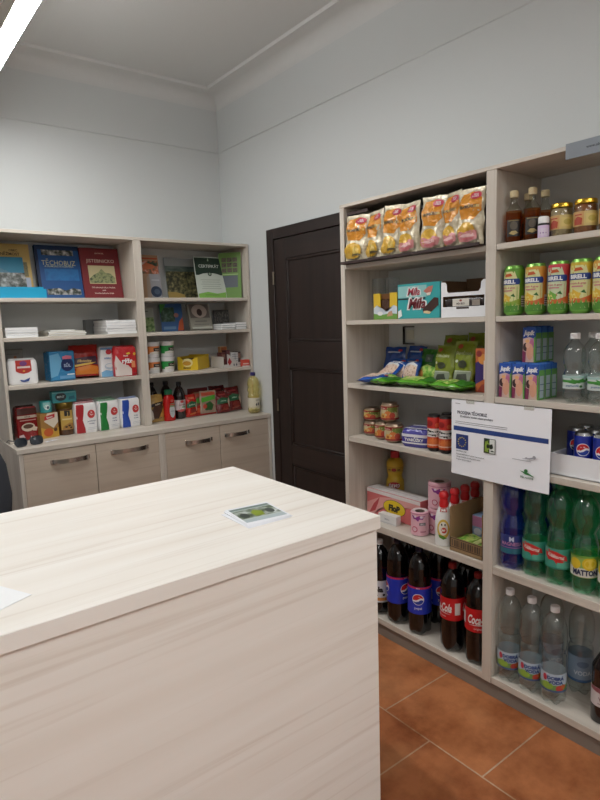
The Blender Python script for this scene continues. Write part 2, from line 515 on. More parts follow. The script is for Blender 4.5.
def panel(x, y, w, l, z, label):
    r = tag(empty('ceiling_lamp'), label, 'lamp', 'panel lamps behind the camera')
    bb = MB(); bb.box(-w/2-.015, w/2+.015, -l/2-.015, l/2+.015, 0, .05, HOUS, .004); bb.build('housing', r)
    bb = MB(); bb.box(-w/2, w/2, -l/2, l/2, -.006, .002, FILL_LAMP, .001); bb.build('diffuser', r)
    for sx in (-1, 1):
        bb = MB(); bb.lathe([(.0045, .05), (.0045, ZC-z-.016), (.022, ZC-z-.016), (.022, ZC-z)], STEEL, 10, 0, sx*l*.4); bb.build('rod', r)
    put(r, x, y, z); return r
panel(1.10, -.85, .80, 1.2, 2.62, 'white panel lamp hung under the ceiling behind the camera, nearer the shelving')
panel(-.65, -.85, .80, 1.2, 2.62, 'white panel lamp hung under the ceiling behind the camera, far from the shelving')

# ------------------------------------------------------------------ furniture
WB, WD, WS = (206, 199, 188), (188, 179, 167), (166, 154, 139)
WZ = wood('laminate_upright', 'z', WB, WD, WS); WX = wood('laminate_long', 'x', WB, WD, WS); WY = wood('laminate_shelf', 'y', WB, WD, WS)
CX = wood('counter_laminate', 'x', (246, 243, 237), (237, 231, 222), (210, 198, 184), .34, .75)
BACKB = M('back_board', (206, 208, 206), .5)
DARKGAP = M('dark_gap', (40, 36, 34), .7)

# right-hand shelving
X0, X1 = 1.80, 2.077
SH = {1: (1.6814, .020), 2: (1.4364, .019), 3: (1.1538, .021), 4: (.9078, .023), 5: (.5263, .031), 6: (.0877, .026)}
rs = tag(empty('shelving_unit'), 'tall pale wood shelving along the right wall, full of drinks and groceries', 'shelves')
YA, YA2, YD, YD2, YE = 2.0181, 1.9914, 1.2614, 1.2203, .46
for y0, y1, z0 in ((YA2, YA, 0), (YE-.027, YE, 0)):
    b = MB(); b.box(X0, X1+.006, y0, y1, z0, 1.9279, WZ); b.build('side_panel', rs)
b = MB(); b.box(X0, X1, YD2, YD, 0.0618, 1.9279, WZ); b.build('divider', rs)
b = MB(); b.box(X0-.001, X1+.006, YE-.027, YA, 1.9281, 1.9421, WY); b.build('top_panel', rs)
for k, (z, th) in SH.items():
    for y0, y1 in ((YD, YA2), (YE, YD2)):
        b = MB(); b.box(X0+.002, X1, y0+.0005, y1-.0005, z-th, z, WY); b.build('shelf', rs)
b = MB()
# left piece of the back has a notch for the switch
yb, zb0, zb1 = 1.832, 1.318, 1.402
b.box(X1, X1+.005, yb, YA2, .06, zb0, BACKB, 0); b.box(X1, X1+.005, yb, YA2, zb1, 1.928, BACKB, 0)
b.box(X1, X1+.005, 1.902, YA2, zb0, zb1, BACKB, 0)
for a0, a1, z0, z1 in ((1.897, 1.902, zb0, zb1), (yb, 1.902, zb0, zb0+.005), (yb, 1.902, zb1-.005, zb1)):
    b.box(X1-.002, X1+.006, a0, a1, z0, z1, DARKGAP, 0)
b.box(X1-.0004, X1+.005, YE, yb-.001, .06, 1.928, BACKB, 0)
b.build('back_panel', rs)
b = MB(); b.box(X0+.014, X0+.03, YE, YA2, 0, .0612, M('plinth_grey', (128, 121, 113), .5), .001); b.build('plinth', rs)

# low cupboards, worktop and open shelving on the back wall
YC, ZT = 3.046, .867
CFZ = wood('cupboard_door', 'x', (198, 186, 170), (182, 168, 151), (160, 144, 126))
CHROME = M('handle_chrome', (216, 213, 208), .25, 1)
def cupboard(x0, x1, label, hx):
    r = tag(empty('low_cupboard'), label, 'cupboard', 'low cupboards under the shelving')
    w = x1-x0; yb_ = YW-.012
    bb = MB()
    bb.box(0, .018, 0, yb_-YC, 0, ZT-.0235, WZ); bb.box(w-.018, w, 0, yb_-YC, 0, ZT-.0235, WZ)
    bb.box(.018, w-.018, .022, yb_-YC-.004, .075, .093, WX); bb.box(.018, w-.018, .05, .066, 0, .075, WX)
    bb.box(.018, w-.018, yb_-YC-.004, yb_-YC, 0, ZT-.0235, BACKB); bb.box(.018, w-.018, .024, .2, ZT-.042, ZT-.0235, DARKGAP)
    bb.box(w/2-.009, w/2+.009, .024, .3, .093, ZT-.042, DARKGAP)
    bb.build('body', r)
    n = 2; dw = (w-.036)/n
    for i in range(n):
        d0 = .018+dw*i+.002; d1 = .018+dw*(i+1)-.002
        bb = MB(); bb.box(d0, d1, .001, .019, .078, ZT-.027, CFZ, .001); d = bb.build('door', r)
        h0, h1 = hx[i][0]-x0, hx[i][1]-x0; zc = hx[i][2]
        bb = MB(); npt = 12
        for sgn in (0, 1):
            pass
        vs = []
        for j in range(npt+1):
            q = j/npt; xx = h0+(h1-h0)*q; yy = -.004-.026*math.sin(PI*q)**.55; hh = .0115
            vs += [(xx, yy-.002, zc-hh), (xx, yy-.002, zc+hh), (xx, yy+.002, zc+hh), (xx, yy+.002, zc-hh)]
        fs = []
        for j in range(npt):
            a = 4*j
            for e in range(4): fs.append((a+e, a+4+e, a+4+(e+1) % 4, a+(e+1) % 4))
        fs += [(0, 1, 2, 3), tuple(4*npt+e for e in (3, 2, 1, 0))]
        bb.add(vs, fs, CHROME)
        for xe in (h0, h1): bb.box(xe-.008, xe+.008, -.006, .0015, zc-.0115, zc+.0115, CHROME, .001)
        bb.build('handle', d)
    put(r, x0, YC, 0); return r
cupboard(.614, 1.3545, 'low pale wood cupboard at the left end of the back wall, below the sunglasses', ((.763, .941, .782), (1.068, 1.262, .784)))
cupboard(1.3550, 2.0955, 'low pale wood cupboard next to the dark door, below the oil bottle', ((1.503, 1.662, .768), (1.762, 1.922, .776)))
b = MB(); b.box(.606, 2.0975, YC-.003, YW-.011, ZT-.023, ZT, WX, .001)
tag(b.build('worktop'), 'continuous pale wood worktop lying on the two low cupboards', 'worktop')

HZ = {1: (1.6007, .0195), 2: (1.4029, .0195), 3: (1.1618, .0205)}
YL, HB = 3.222, 3.522
hs = tag(empty('open_shelving'), 'pale wood open shelving with books and packets, standing on the worktop', 'shelves')
for x0, x1 in ((.614, .631), (2.0785, 2.0955), ):
    b = MB(); b.box(x0, x1, YL, HB+.006, ZT, 1.9172, WZ); b.build('side_panel', hs)
b = MB(); b.box(1.3335, 1.3795, YL, HB, ZT, 1.9172, WZ); b.build('divider', hs)
b = MB(); b.box(.6138, 2.0957, YL-.001, HB+.006, 1.9174, 1.9344, WX); b.build('top_panel', hs)
for k, (z, th) in HZ.items():
    for x0, x1 in ((.631, 1.3335), (1.3795, 2.0785)):
        b = MB(); b.box(x0+.0005, x1-.0005, YL+.002, HB, z-th, z, WX); b.build('shelf', hs)
b = MB(); b.box(.631, 2.0785, HB, HB+.006, ZT, 1.917, BACKB, 0); b.build('back_panel', hs)

# counter in the foreground
ct = tag(empty('shop_counter'), 'large pale wood shop counter in the foreground with a leaflet pile on it', 'counter')
b = MB(); b.box(-.72, 1.087, 1.080, 1.834, .8838, .920, CX, .0015); b.build('top', ct)
b = MB(); b.box(-.70, 1.0835, 1.092, 1.110, 0, .8838, CX, .001); b.build('front_panel', ct)
CZ = wood('counter_side', 'z', (246, 243, 237), (237, 231, 222), (210, 198, 184), .34, .75)
for x0 in (-.70, 1.0655):
    b = MB(); b.box(x0, x0+.018, 1.110, 1.80, 0, .8838, CZ, .001); b.build('side_panel', ct)
b = MB(); b.box(-.682, 1.0655, 1.112, 1.75, .40, .418, CX, .001); b.build('inner_shelf', ct)

# dark office chair between the counter and the cupboards
oc = tag(empty('office_chair'), 'dark grey office chair behind the counter, its back at the left edge of the photo', 'chair')
FAB = M('chair_fabric', (52, 55, 62), .85); PLA = M('chair_plastic', (30, 31, 34), .45)
b = MB()
b.lathe([(.0, 0), (.17, .0), (.215, .06), (.235, .18), (.228, .32), (.19, .42), (.12, .47), (.0, .485)], FAB, 32, sq=(1, .16, 2.6)); bk = b.build('backrest', oc)
put(bk, 0, .20, .52, 0, -6)
b = MB(); b.lathe([(0, 0), (.21, 0), (.235, .025), (.23, .06), (.19, .075), (0, .08)], FAB, 32, sq=(1, .95, 3)); st = b.build('seat', oc); put(st, 0, -.03, .44)
b = MB(); b.lathe([(.028, .09), (.028, .3), (.02, .3), (.02, .44)], PLA, 16); b.build('column', oc)
b = MB(); b.tube([(0, .12, .43), (0, .235, .45), (0, .25, .56), (0, .235, .66)], .016, PLA); b.build('back_bracket', oc)
for k in range(5):
    a = 2*PI*k/5+.3
    b = MB(); b.tube([(0, 0, .11), (.15*math.cos(a), .15*math.sin(a), .095), (.28*math.cos(a), .28*math.sin(a), .07)], .018, PLA); lg = b.build('leg', oc)
    b = MB(); b.lathe([(.0, -.012), (.027, -.012), (.03, 0), (.027, .012), (0, .012)], PLA, 16); cs = b.build('caster', lg)
    put(cs, .28*math.cos(a), .28*math.sin(a), .03, math.degrees(a), 90)
put(oc, .395, 2.62, 0, 20)

# ================================================================== builders for goods
COLA = M('cola_liquid', (5, 4, 5), .08, 0, .38)
PET = CLEAR('clear_plastic', (250, 252, 252), 1.0, .05, 1.45, .05, (225, 230, 230))
WATERP = CLEAR('clear_bottle', (243, 247, 246), 2.6, .07, 1.5, .03, (225, 232, 232), .22)
GREENP = CLEAR('green_bottle', (168, 236, 208), 2.2, .07, 1.5, .07, (90, 190, 150), .45)
BLUEP = CLEAR('blue_bottle', (92, 124, 226), 2.2, .07, 1.5, .16, (30, 60, 180))
GLASS = CLEAR('clear_glass', (240, 242, 236), 1.2, .03, 1.52, edge=.4)
AMBER = CLEAR('amber_liquid', (216, 150, 84), 1.0, .05, 1.4, .15, (150, 80, 28))
OILM = CLEAR('cooking_oil', (248, 242, 198), 1.8, .06, 1.45, .18, (230, 220, 150))
WINE = M('dark_glass', (18, 12, 14), .06, 0, .6)
ALU = M('aluminium', (196, 198, 200), .25, 1)
GOLD = M('gold_lid', (206, 168, 62), .28, 1)
CARDB = M('brown_cardboard', (150, 122, 86), .75)
INK = (52, 52, 56)

def smooth_prof(pts, n=5):
    """Catmull-Rom through (r, z)"""
    out = []
    P = [pts[0]]+list(pts)+[pts[-1]]
    for i in range(1, len(P)-2):
        for k in range(n):
            t = k/n
            q = []
            for c in (0, 1):
                a, b, d, e = P[i-1][c], P[i][c], P[i+1][c], P[i+2][c]
                q.append(.5*((2*b)+(d-a)*t+(2*a-5*b+4*d-e)*t*t+(-a+3*b-3*d+e)*t**3))
            out.append((max(q[0], 0), q[1]))
    out.append(pts[-1])
    return out

def bottle(name, label, cat, group, prof, shell, cap, sleeve=None, lobes=None, seg=28, split=None, sm=True, neck=None):
    """prof (r,z); cap (r,z0,z1,mat); sleeve (r,z0,z1,mat,art); split (z, lower material)"""
    r = empty(name, label, cat, group)
    pr = smooth_prof(prof) if sm else prof
    if split: pr = [(a, z, split[1] if z < split[0] else shell) for a, z in pr]
    b = MB(); b.lathe([(0, pr[0][1], pr[0][2] if split else shell)]+pr, shell, seg, lobes=lobes, cap=False); b.build('bottle_body', r, 50)
    if neck:
        b = MB(); b.lathe([(neck[0], neck[1]), (neck[0], neck[1]+.004)], shell, seg); b.build('neck_ring', r)
    cr, c0, c1, cm = cap
    b = MB(); b.lathe([(cr, c0), (cr, c1-.0015), (cr-.0015, c1), (0, c1)], cm, 24)
    for k in range(24):
        a = 2*PI*k/24; b.box(-.0006, .0006, -.0006, .0004, c0+.002, c1-.003, cm, .0002, xf=Matrix.Rotation(a, 4, 'Z') @ Matrix.Translation((0, -cr, 0)))
    b.build('cap', r)
    for sl in ([sleeve] if sleeve and not isinstance(sleeve, list) else (sleeve or [])):
        R, z0, z1, m, art = sl[:5]
        b = MB(); b.lathe([(R, z0), (R, z1)], m, 36, cap=False); b.art(art, cyl(R), .0006); b.build('label', r)
    return r

def scale_prof(p, k, kr=1): return [(a*kr, z*k) for a, z in p]

def globe(cx, cy, r):
    pts = lambda a0, a1, n=10: [(cx+r*.9*math.cos(math.radians(a0+(a1-a0)*i/n)), cy+r*.9*math.sin(math.radians(a0+(a1-a0)*i/n))) for i in range(n+1)]
    red = pts(12, 190)+[(cx-r*.35, cy-r*.18), (cx+r*.1, cy+r*.08), (cx+r*.5, cy+r*.32)]
    blu = pts(205, 352)+[(cx+r*.45, cy-r*.02), (cx+r*.05, cy-r*.33), (cx-r*.4, cy-r*.46)]
    return [('e', cx, cy, r, r, C(240, 240, 242)), ('p', red, C(205, 30, 40)), ('p', blu, C(24, 62, 160))]

def can(name, label, cat, group, R, H, body, art, rim=ALU, eps=.0006, pull=True):
    r = empty(name, label, cat, group)
    b = MB()
    b.lathe([(R*.72, 0), (R*.80, .003, rim), (R*.97, .010, rim), (R, .016, body), (R, H-.016, body), (R*.97, H-.010, rim), (R*.86, H-.0035, rim), (R*.86, H, rim), (R*.83, H, rim)], rim, 32)
    b.art(art, cyl(R), eps); b.build('can_body', r, 50)
    b = MB(); b.lathe([(R*.83, H-.0045), (R*.83, H-.003), (0, H-.003)], ALU, 28); lid = b.build('lid', r)
    if pull:
        b = MB(); b.lathe([(.0, 0), (.008, 0), (.008, .0012), (0, .0012)], ALU, 14, sq=(1, 1.7, 2)); t = b.build('pull_tab', lid); t.location = (0, -.006, H-.003)
    return r

def carton(name, label, cat, group, w, d, h, m, front=(), top=(), side=(), c=.0012, fm=None, left=()):
    """printed box, front at -y, origin at the middle of the base"""
    b = MB(); b.box(-w/2, w/2, -d/2, d/2, 0, h, m, c, fm)
    b.art(front, flat(-d/2), .0005, .05); b.art(top, topz(h), .0005, .05); b.art(side, sidex(w/2, 1), .0005, .05)
    b.art(left, sidex(-w/2, -1), .0005, .05)
    return tag(b.build(name), label, cat, group)

def softpack(name, label, cat, group, w, d, h, m, front, p=7, fold=True, lump=0.0, topm=None, side=(), seed=0):
    """paper bag with soft square corners and a folded top"""
    r = empty(name, label, cat, group) if fold else None
    b = MB()
    pr = [(0, 0), (.93, 0), (.985, .006), (1, .02), (1+lump, h*.3), (1+lump, h*.6), (.99, h-.03), (.96, h-.012), (.88, h-.002), (.5, h), (0, h)]
    b.lathe([(q[0], q[1], topm or m) if q[1] > h-.01 else q for q in pr], m, 40, sq=(w/2, d/2, p))
    def surf(s, t): return ((s*(1 if t < h-.03 else .98), -d/2*(1+lump)*max(.3, (1-min(1, abs(2*s/w))**p))**(1/p)-.0012*math.sin(t*70+s*30+seed), t), (0, -1, 0))
    b.art(front, surf, .0016, .01)
    b.art(side, sidex(w/2*(1+lump)), .001, .01)
    if not fold: return tag(b.build(name, angle=50), label, cat, group)
    b.build('bag', r, 50)
    b = MB(); b.box(-w*.42, w*.42, -d*.1, d*.16, h-.001, h+.005, topm or m, .002); b.build('folded_top', r)
    return r

def pouch(name, label, cat, group, w, h, d, fm, art=(), bm=None, seed=0, stand=False, wr=.006, step=.01, pinch=0.0, eps=.0018):
    bm = bm or fm
    def T(s, t):
        a = min(1, abs(2*s/w)); q = t/h
        e = (1-a**3.0)**.55 if a < 1 else 0
        top = max(0, min(1, (1-q-.05)/.22))**.75
        bot = (.55+.45*min(1, q/.18)) if stand else max(0, min(1, (q-.04)/.16))**.75
        n = mnoise.noise(Vector((s*34+seed*3.1, t*26, seed)))*wr + mnoise.noise(Vector((s*80, t*18+seed, seed*1.7)))*wr*.5
        k = (min(1, 3*e))*(.25+.75*top*bot)
        return max(.0006, d/2*e*top*bot+n*k)
    def xs(s, t):
        q = t/h
        z = .0025*math.sin(90*t+seed)*min(1, abs(2*s/w))**3
        return s*(1-pinch*math.sin(PI*q))+z
    fr = lambda s, t: ((xs(s, t), -T(s, t), t + .004*mnoise.noise(Vector((s*30, seed, 0)))*(1 if t > h*.9 else 0)), (0, -1, 0))
    b = MB()
    b.grid(lambda u, v: fr((u-.5)*w, v*h)[0], 22, 26, fm)
    b.grid(lambda u, v: (xs((u-.5)*w, v*h), T((u-.5)*w, v*h), fr((u-.5)*w, v*h)[0][2]), 22, 26, bm, True)
    if stand: b.grid(lambda u, v: (xs((u-.5)*w, 0), (2*v-1)*T((u-.5)*w, 0), 0), 22, 2, bm, True)
    b.art(art, fr, eps, step)
    return tag(b.build(name, angle=70), label, cat, group)

PAGE = M('page_edges', (224, 220, 208), .8)
def book(name, label, cat, group, w, h, t, cover, art=(), spine=()):
    """upright, front at y=-t, back-bottom edge on the origin"""
    r = empty(name, label, cat, group)
    b = MB(); cv = cover
    b.box(-w/2, w/2, -t, -t+.003, 0, h, cv, .0008); b.box(-w/2, w/2, -.003, 0, 0, h, cv, .0008); b.box(-w/2, -w/2+.003, -t+.001, -.001, 0, h, cv, .0008)
    b.art(art, flat(-t), .0005, .08); b.art(spine, sidex(-w/2, -1), .0005, .08)
    b.build('cover', r)
    b = MB(); b.box(-w/2+.003, w/2-.004, -t+.003, -.003, .004, h-.004, PAGE, .0004); b.build('pages', r)
    return r
def flatbook(name, label, cat, group, w, d, t, cover, art=()):
    r = empty(name, label, cat, group)
    b = MB(); b.box(-w/2, w/2, -d/2, d/2, 0, .0012, cover, .0003); b.box(-w/2, w/2, -d/2, d/2, t-.0012, t, cover, .0003); b.box(-w/2, w/2, d/2-.0015, d/2, .001, t-.001, cover, .0003)
    b.art(art, topz(t), .0004, .08); b.build('cover', r)
    b = MB(); b.box(-w/2+.001, w/2-.001, -d/2+.001, d/2-.0015, .0012, t-.0012, PAGE2, .0003); b.build('pages', r)
    return r
PAGE2 = M('white_pages', (232, 233, 232), .8)
def sheet(name, label, cat, group, w, h, t, m, art=()):
    b = MB(); b.box(-w/2, w/2, -t, 0, 0, h, m, .0004); b.art(art, flat(-t), .0004, .06)
    return tag(b.build(name), label, cat, group)
def lines(x0, x1, y, n, dy, h, m, short=.7, seed=1):
    """rows of small print"""
    rr = random.Random(seed); out = []
    for i in range(n):
        out.append(('r', x0, y-i*dy-h/2, x1 if i < n-1 else x0+(x1-x0)*short, y-i*dy+h/2, m))
    return out

# ================================================================== right-hand shelving, left bay
Z1, Z2, Z3, Z4, Z5, Z6 = (SH[k][0] for k in range(1, 7))
# ---- top shelf : crisps in a dark display tray
tr = empty('display_tray', 'dark brown cardboard display tray holding the crisp bags, top shelf', 'tray')
DK = M('dark_card', (48, 30, 27), .6)
b = MB()
TX0 = 1.774
b.box(TX0, 2.03, 1.268, 1.988, 0, .003, DK, .0008); b.box(2.026, 2.03, 1.268, 1.988, 0, .225, DK, .0008)
b.box(1.82, 2.03, 1.984, 1.988, 0, .225, DK, .0008); b.box(1.82, 2.03, 1.268, 1.272, 0, .225, DK, .0008)
b.box(TX0-.002, TX0+.0015, 1.268, 1.988, 0, .011, DK, .0008)
t_ = b.build('tray_body', tr); t_.location = (0, 0, 0)
b = MB(); b.box(1.818, 1.8215, 1.86, 1.988, .212, .225, DK, .0008); b.build('corner_flap', tr)
put(tr, 0, 0, Z1)
CRW = crinkle(M('crisp_bag_silver', (204, 194, 168), .24, .2, .5), 34, .6)
def CP(c): return crinkle(M('bag_print_%d_%d_%d' % c, dim(c), .25, .05, .5), 34, .6)
ORG = (222, 146, 34); YEL = (222, 176, 60); PINK = (222, 150, 150)
def crisps(label, w, ham, seed, h=.212):
    k = w
    art = [('p', [(-.36*k, .46*h), (-.44*k, .72*h), (-.30*k, .90*h), (.1*k, .93*h), (.44*k, .80*h), (.45*k, .58*h), (.2*k, .43*h)], CP(ORG)),
           ('r', -.38*k, .635*h, .40*k, .675*h, C(236, 206, 130)),
           ('t', 'BRAMBŮRKY', 0, .655*h, .010, C(70, 50, 40), .68*k, .04),
           ('e', .22*k, .850*h, .21*k, .070*h, C(190, 34, 66)), ('t', 'PETR', .22*k, .868*h, .0065, C(244, 230, 230), .26*k, .03), ('t', 'HOBŽA', .22*k, .832*h, .0065, C(244, 230, 230), .24*k, .03),
           ('e', -.02*k, .22*h, .36*k, .17*h, CP(YEL)), ('e', -.22*k, .12*h, .18*k, .07*h, CP((206, 164, 60)))]
    if ham: art += [('p', [(-.42*k, .16*h), (-.3*k, .24*h), (-.05*k, .2*h), (.2*k, .25*h), (.42*k, .22*h), (.36*k, .09*h), (.05*k, .04*h), (-.3*k, .06*h)], CP(PINK)),
                    ('p', [(-.34*k, .15*h), (-.1*k, .17*h), (.25*k, .19*h), (.28*k, .14*h), (-.05*k, .12*h)], C(240, 198, 196)),
                    ('p', [(-.25*k, .10*h), (.1*k, .11*h), (.3*k, .12*h), (.2*k, .08*h), (-.1*k, .07*h)], C(198, 104, 110))]
    else: art += [('e', .12*k, .2*h, .12*k, .09*h, CP((232, 200, 104))), ('p', [(-.04*k, .10*h), (.02*k, .16*h), (.06*k, .10*h)], C(90, 90, 60)), ('e', .18*k, .13*h, .02, .004, C(96, 84, 50))]
    return pouch('crisp_bag', label, 'crisps', 'crisp bags on the top shelf', w, h, .046, CRW, art, FOIL((206, 190, 160)), seed, True, .011, .008, .05)
for i, (y, w, ham, rz, lab) in enumerate([
        (1.918, .136, 0, 4, 'yellow cheese crisp bag at the door end of the dark tray, first of the seven'),
        (1.812, .104, 0, -9, 'narrow yellow crisp bag second from the door end of the dark tray'),
        (1.712, .100, 0, 8, 'yellow crisp bag third from the door end, last one without a ham picture'),
        (1.610, .112, 1, -7, 'crisp bag with ham picture, first of the four ham ones from the left'),
        (1.502, .108, 1, 5, 'crisp bag with ham picture, third from the right in the dark tray'),
        (1.410, .088, 1, -12, 'narrow crisp bag with ham picture, second from the right in the dark tray'),
        (1.3305, .108, 1, 2, 'crisp bag with large pink ham picture, right end next to the upright divider')]):
    put(crisps(lab, w, ham, i+1, .197+.003*(i % 3)), 1.806 if i not in (1, 5) else 1.818, y, Z1+.0085, RS+rz, -3, (2.5, -2, 3, -3, 2, -3, 1.5)[i])

# ---- second shelf
CH = CLEAR('cup_plastic', (244, 247, 248), 2.4, .08, 1.5, .12, (235, 240, 242), .35)
def cups(label, h):
    b = MB(); pr = [(0, 0), (.024, 0)]
    n = int((h-.07)/.012)
    pr += [(.031, .066)]
    for i in range(n): pr += [(.0335, .068+i*.012), (.0335, .071+i*.012), (.031, .073+i*.012), (.0315, .078+i*.012)]
    b.lathe(pr, CH, 24, cap=False)
    return tag(b.build('plastic_cups', angle=50), label, 'cups', 'stacks of clear plastic cups')
for x, y, h, lab in ((1.972, 1.950, .195, 'stack of clear plastic cups behind the yellow box, nearest the end panel'), (1.985, 1.880, .195, 'second stack of clear plastic cups behind the yellow box, further right')):
    put(cups(lab, h), x, y, Z2)
# yellow box with a cut-out window
yw, yh = .142, .113
b = MB(); d = .050
b.prism([(-yw/2, 0), (yw/2, 0), (yw/2, yh), (.028, yh), (.026, .045), (.014, .036), (-.018, .036), (-.028, .045), (-.03, yh), (-yw/2, yh)], -d/2, -d/2+.002, CARD((226, 190, 48)))
b.box(-yw/2, -yw/2+.002, -d/2, d/2, 0, yh, CARD((226, 190, 48)), .0003); b.box(yw/2-.002, yw/2, -d/2, d/2, 0, yh, CARD((214, 178, 44)), .0003)
b.box(-yw/2, yw/2, d/2-.002, d/2, 0, yh, CARD((120, 78, 40)), .0003); b.box(-yw/2, yw/2, -d/2, d/2, 0, .002, CARD((120, 78, 40)), .0003)
b.art([('p', [(-.07, .001), (.07, .001), (.07, .052), (.05, .06), (.03, .044), (.024, .042), (.012, .034), (-.018, .034), (-.029, .044), (-.05, .062), (-.07, .05)], C(206, 216, 226)),
       ('p', [(-.07, .001), (.07, .001), (.07, .022), (.03, .026), (-.02, .02), (-.07, .026)], C(112, 160, 72)),
       ('p', [(.01, .012), (.045, .016), (.04, .036), (.02, .032)], C(196, 150, 120)), ('e', -.03, .026, .016, .009, C(240, 240, 240))], flat(-d/2), .0005, .03)
yb_ = tag(b.build('display_box'), 'yellow and white display box with a U-shaped cut-out, second shelf by the end panel', 'box')
put(yb_, 1.902, 1.820, Z2, RS)
b = MB(); b.box(-.05, .05, -.019, .019, 0, .085, FOIL((74, 44, 28)), .004); put(tag(b.build('snack_pack'), 'brown snack pack inside the yellow display box', 'snack'), 1.902, 1.820, Z2+.0025, RS)
# teal wafer box
w, h, d = .222, .142, .10
TEAL = CARD((52, 168, 170))
MAR = C(120, 36, 44); WHT = C(WHITE)
c = carton('wafer_box', 'teal box of wafers with striped maroon lettering, second shelf', 'box', None, w, d, h, TEAL, [
    ('r', -w/2+.004, .086, .045, .1335, C(150, 206, 204)),
    ('t', 'Míla', -.022, .110, .032, WHT, None, .09, .25), ('t', 'Míla', -.022, .110, .030, C(176, 60, 78), None, .02, .25),
    ('r', -w/2+.002, .078, .04, .084, C(40, 54, 60)),
    ('t', 'Míla', -.005, .062, .044, WHT, .17, .09, .25), ('t', 'Míla', -.005, .062, .041, MAR, .162, .03, .25),
    ('p', [(.025, .036), (.085, .082), (.106, .078), (.106, .05), (.06, .018), (.03, .022)], C(64, 36, 30)),
    ('p', [(.03, .021), (.06, .017), (.07, .024), (.05, .030), (.032, .029)], C(232, 208, 160)),
    ('p', [(.03, .108), (.055, .125), (.08, .128), (.072, .104), (.05, .098)], C(196, 120, 104)), ('p', [(.045, .100), (.07, .103), (.065, .092), (.05, .09)], C(236, 226, 210)),
    ('p', [(-.108, .002), (-.108, .03), (-.09, .04), (-.085, .012)], C(238, 240, 236)),
    ], [('t', 'Míla', 0, 0, .03, WHT, None, .05, .2)])
put(c, 1.922, 1.631, Z2, RS)
# white display carton with chocolate bars
WB_ = M('white_carton', (226, 227, 230), .55); BRI = M('brown_carton_inside', (104, 76, 50), .7)
r = empty('display_carton', 'white display carton with a rounded cut-out and a row of chocolate bars, second shelf', 'box')
w, d = .205, .16
b = MB()
def fr_(poly): b.prism(poly, -d/2, -d/2+.002, WB_)
fr_([(-w/2, 0), (w/2, 0), (w/2, .040), (-w/2, .040)])
fr_([(-w/2, .040), (-w/2+.008, .040), (-w/2+.008, .08), (-w/2, .08)]); fr_([(w/2-.008, .040), (w/2, .040), (w/2, .08), (w/2-.008, .08)])
fr_([(-w/2, .08), (w/2, .08), (w/2, .094), (-w/2, .094)])
fr_([(-w/2, .094), (-w/2+.034, .094), (-w/2+.028, .100), (-w/2+.026, .125), (-w/2+.020, .134), (-w/2, .136)])
fr_([(w/2, .136), (w/2-.012, .136), (w/2-.022, .128), (w/2-.024, .105), (w/2-.034, .094), (w/2, .094)])
b.box(-w/2, -w/2+.002, -d/2+.002, d/2, 0, .142, WB_, .0003, {'+x': BRI}); b.box(w/2-.002, w/2, -d/2+.002, d/2, 0, .142, WB_, .0003, {'-x': BRI})
b.box(-w/2, w/2, d/2-.002, d/2, 0, .152, WB_, .0003, {'-y': BRI}); b.box(-w/2, w/2, -d/2+.002, d/2, 0, .002, WB_, .0003, {'+z': BRI})
b.box(-w/2+.002, w/2-.002, -d/2+.004, d/2-.002, .034, .036, BRI, .0003)
b.art([('r', -.03, .031, .028, .0385, C(66, 56, 52))], flat(-d/2), .0005)
b.build('carton_body', r); put(r, 1.951, 1.409, Z2, RS)
CHO = FOIL((40, 27, 25))
for i, (yy, xx, zz) in enumerate(((1.409, 1.893, .0362), (1.409, 1.934, .0362), (1.409, 1.975, .0362))):
    b = MB(); b.lathe([(0, -.092), (.35, -.09), (.7, -.086), (1, -.074), (1, .074), (.7, .086), (.35, .09), (0, .092)], CHO, 20, sq=(.016, .014, 4))
    o = b
    mb2 = MB(); xf = Matrix.Translation((0, 0, .0195)) @ Matrix.Rotation(PI/2, 4, 'Y')
    mb2.lathe([(.1, -.092), (.9, -.088), (.85, -.08), (1, -.07), (1, .07), (.85, .08), (.9, .088), (.1, .092)], CHO, 20, sq=(.0195, .0175, 3.5), xf=xf)
    if i == 0:
        mb2.art([('r', -.05, .006, .026, .034, C(222, 218, 208)), ('t', 'MÍŠA ŘEZY', -.012, .015, .006, C(50, 40, 40), .06, .03), ('e', -.012, .027, .006, .004, C(150, 60, 50)), ('r', .04, .006, .075, .027, C(150, 140, 130))], flat(-.0178), .0012, .05)
    bar = tag(mb2.build('chocolate_bar'), ('dark chocolate bar with white wrapper label at the front slot of the white carton', 'dark chocolate bar just behind the front one in the white carton', 'dark chocolate bar at the back of the white carton')[i], 'chocolate', 'bars in the white carton')
    put(bar, xx, yy, Z2+zz, RS)

# ---- third shelf : nuts and seeds
NUTP = PHOTO('nuts_picture', [(130, 90, 70), (206, 176, 156), (226, 206, 190), (170, 130, 110)], 70)
SEEDP = PHOTO('seeds_picture', [(54, 120, 30), (120, 180, 60), (200, 214, 120), (70, 140, 40)], 45)
BLU = FOIL((28, 86, 178))
def nuts(label, w, h, seed, dark=False):
    k = .45 if dark else 1.2
    return pouch('nut_bag', label, 'nuts', 'nut bags on the third shelf', w, h, .032, FOIL((26, 70, 150)) if dark else BLU, [
        ('p', [(-.42*w, .08*h), (.42*w, .08*h), (.42*w, .5*h*k), (.1*w, .62*h*k), (-.42*w, .48*h*k)], NUTP),
        ('p', [(-.42*w, .48*h*k), (.1*w, .62*h*k), (.42*w, .5*h*k), (.42*w, .56*h*k), (.1*w, .68*h*k), (-.42*w, .55*h*k)], C(222, 226, 232)),
        ('r', -.3*w, .80*h, .3*w, .84*h, C(196, 206, 224)), ('e', .28*w, .88*h, .1*w, .04*h, C(196, 50, 50))], None, seed, False, .006)
put(nuts('blue and white nut bag lying flat at the left front of the third shelf', .12, .16, 21), 1.826, 1.925, Z3+.019, 200, -84, 0)
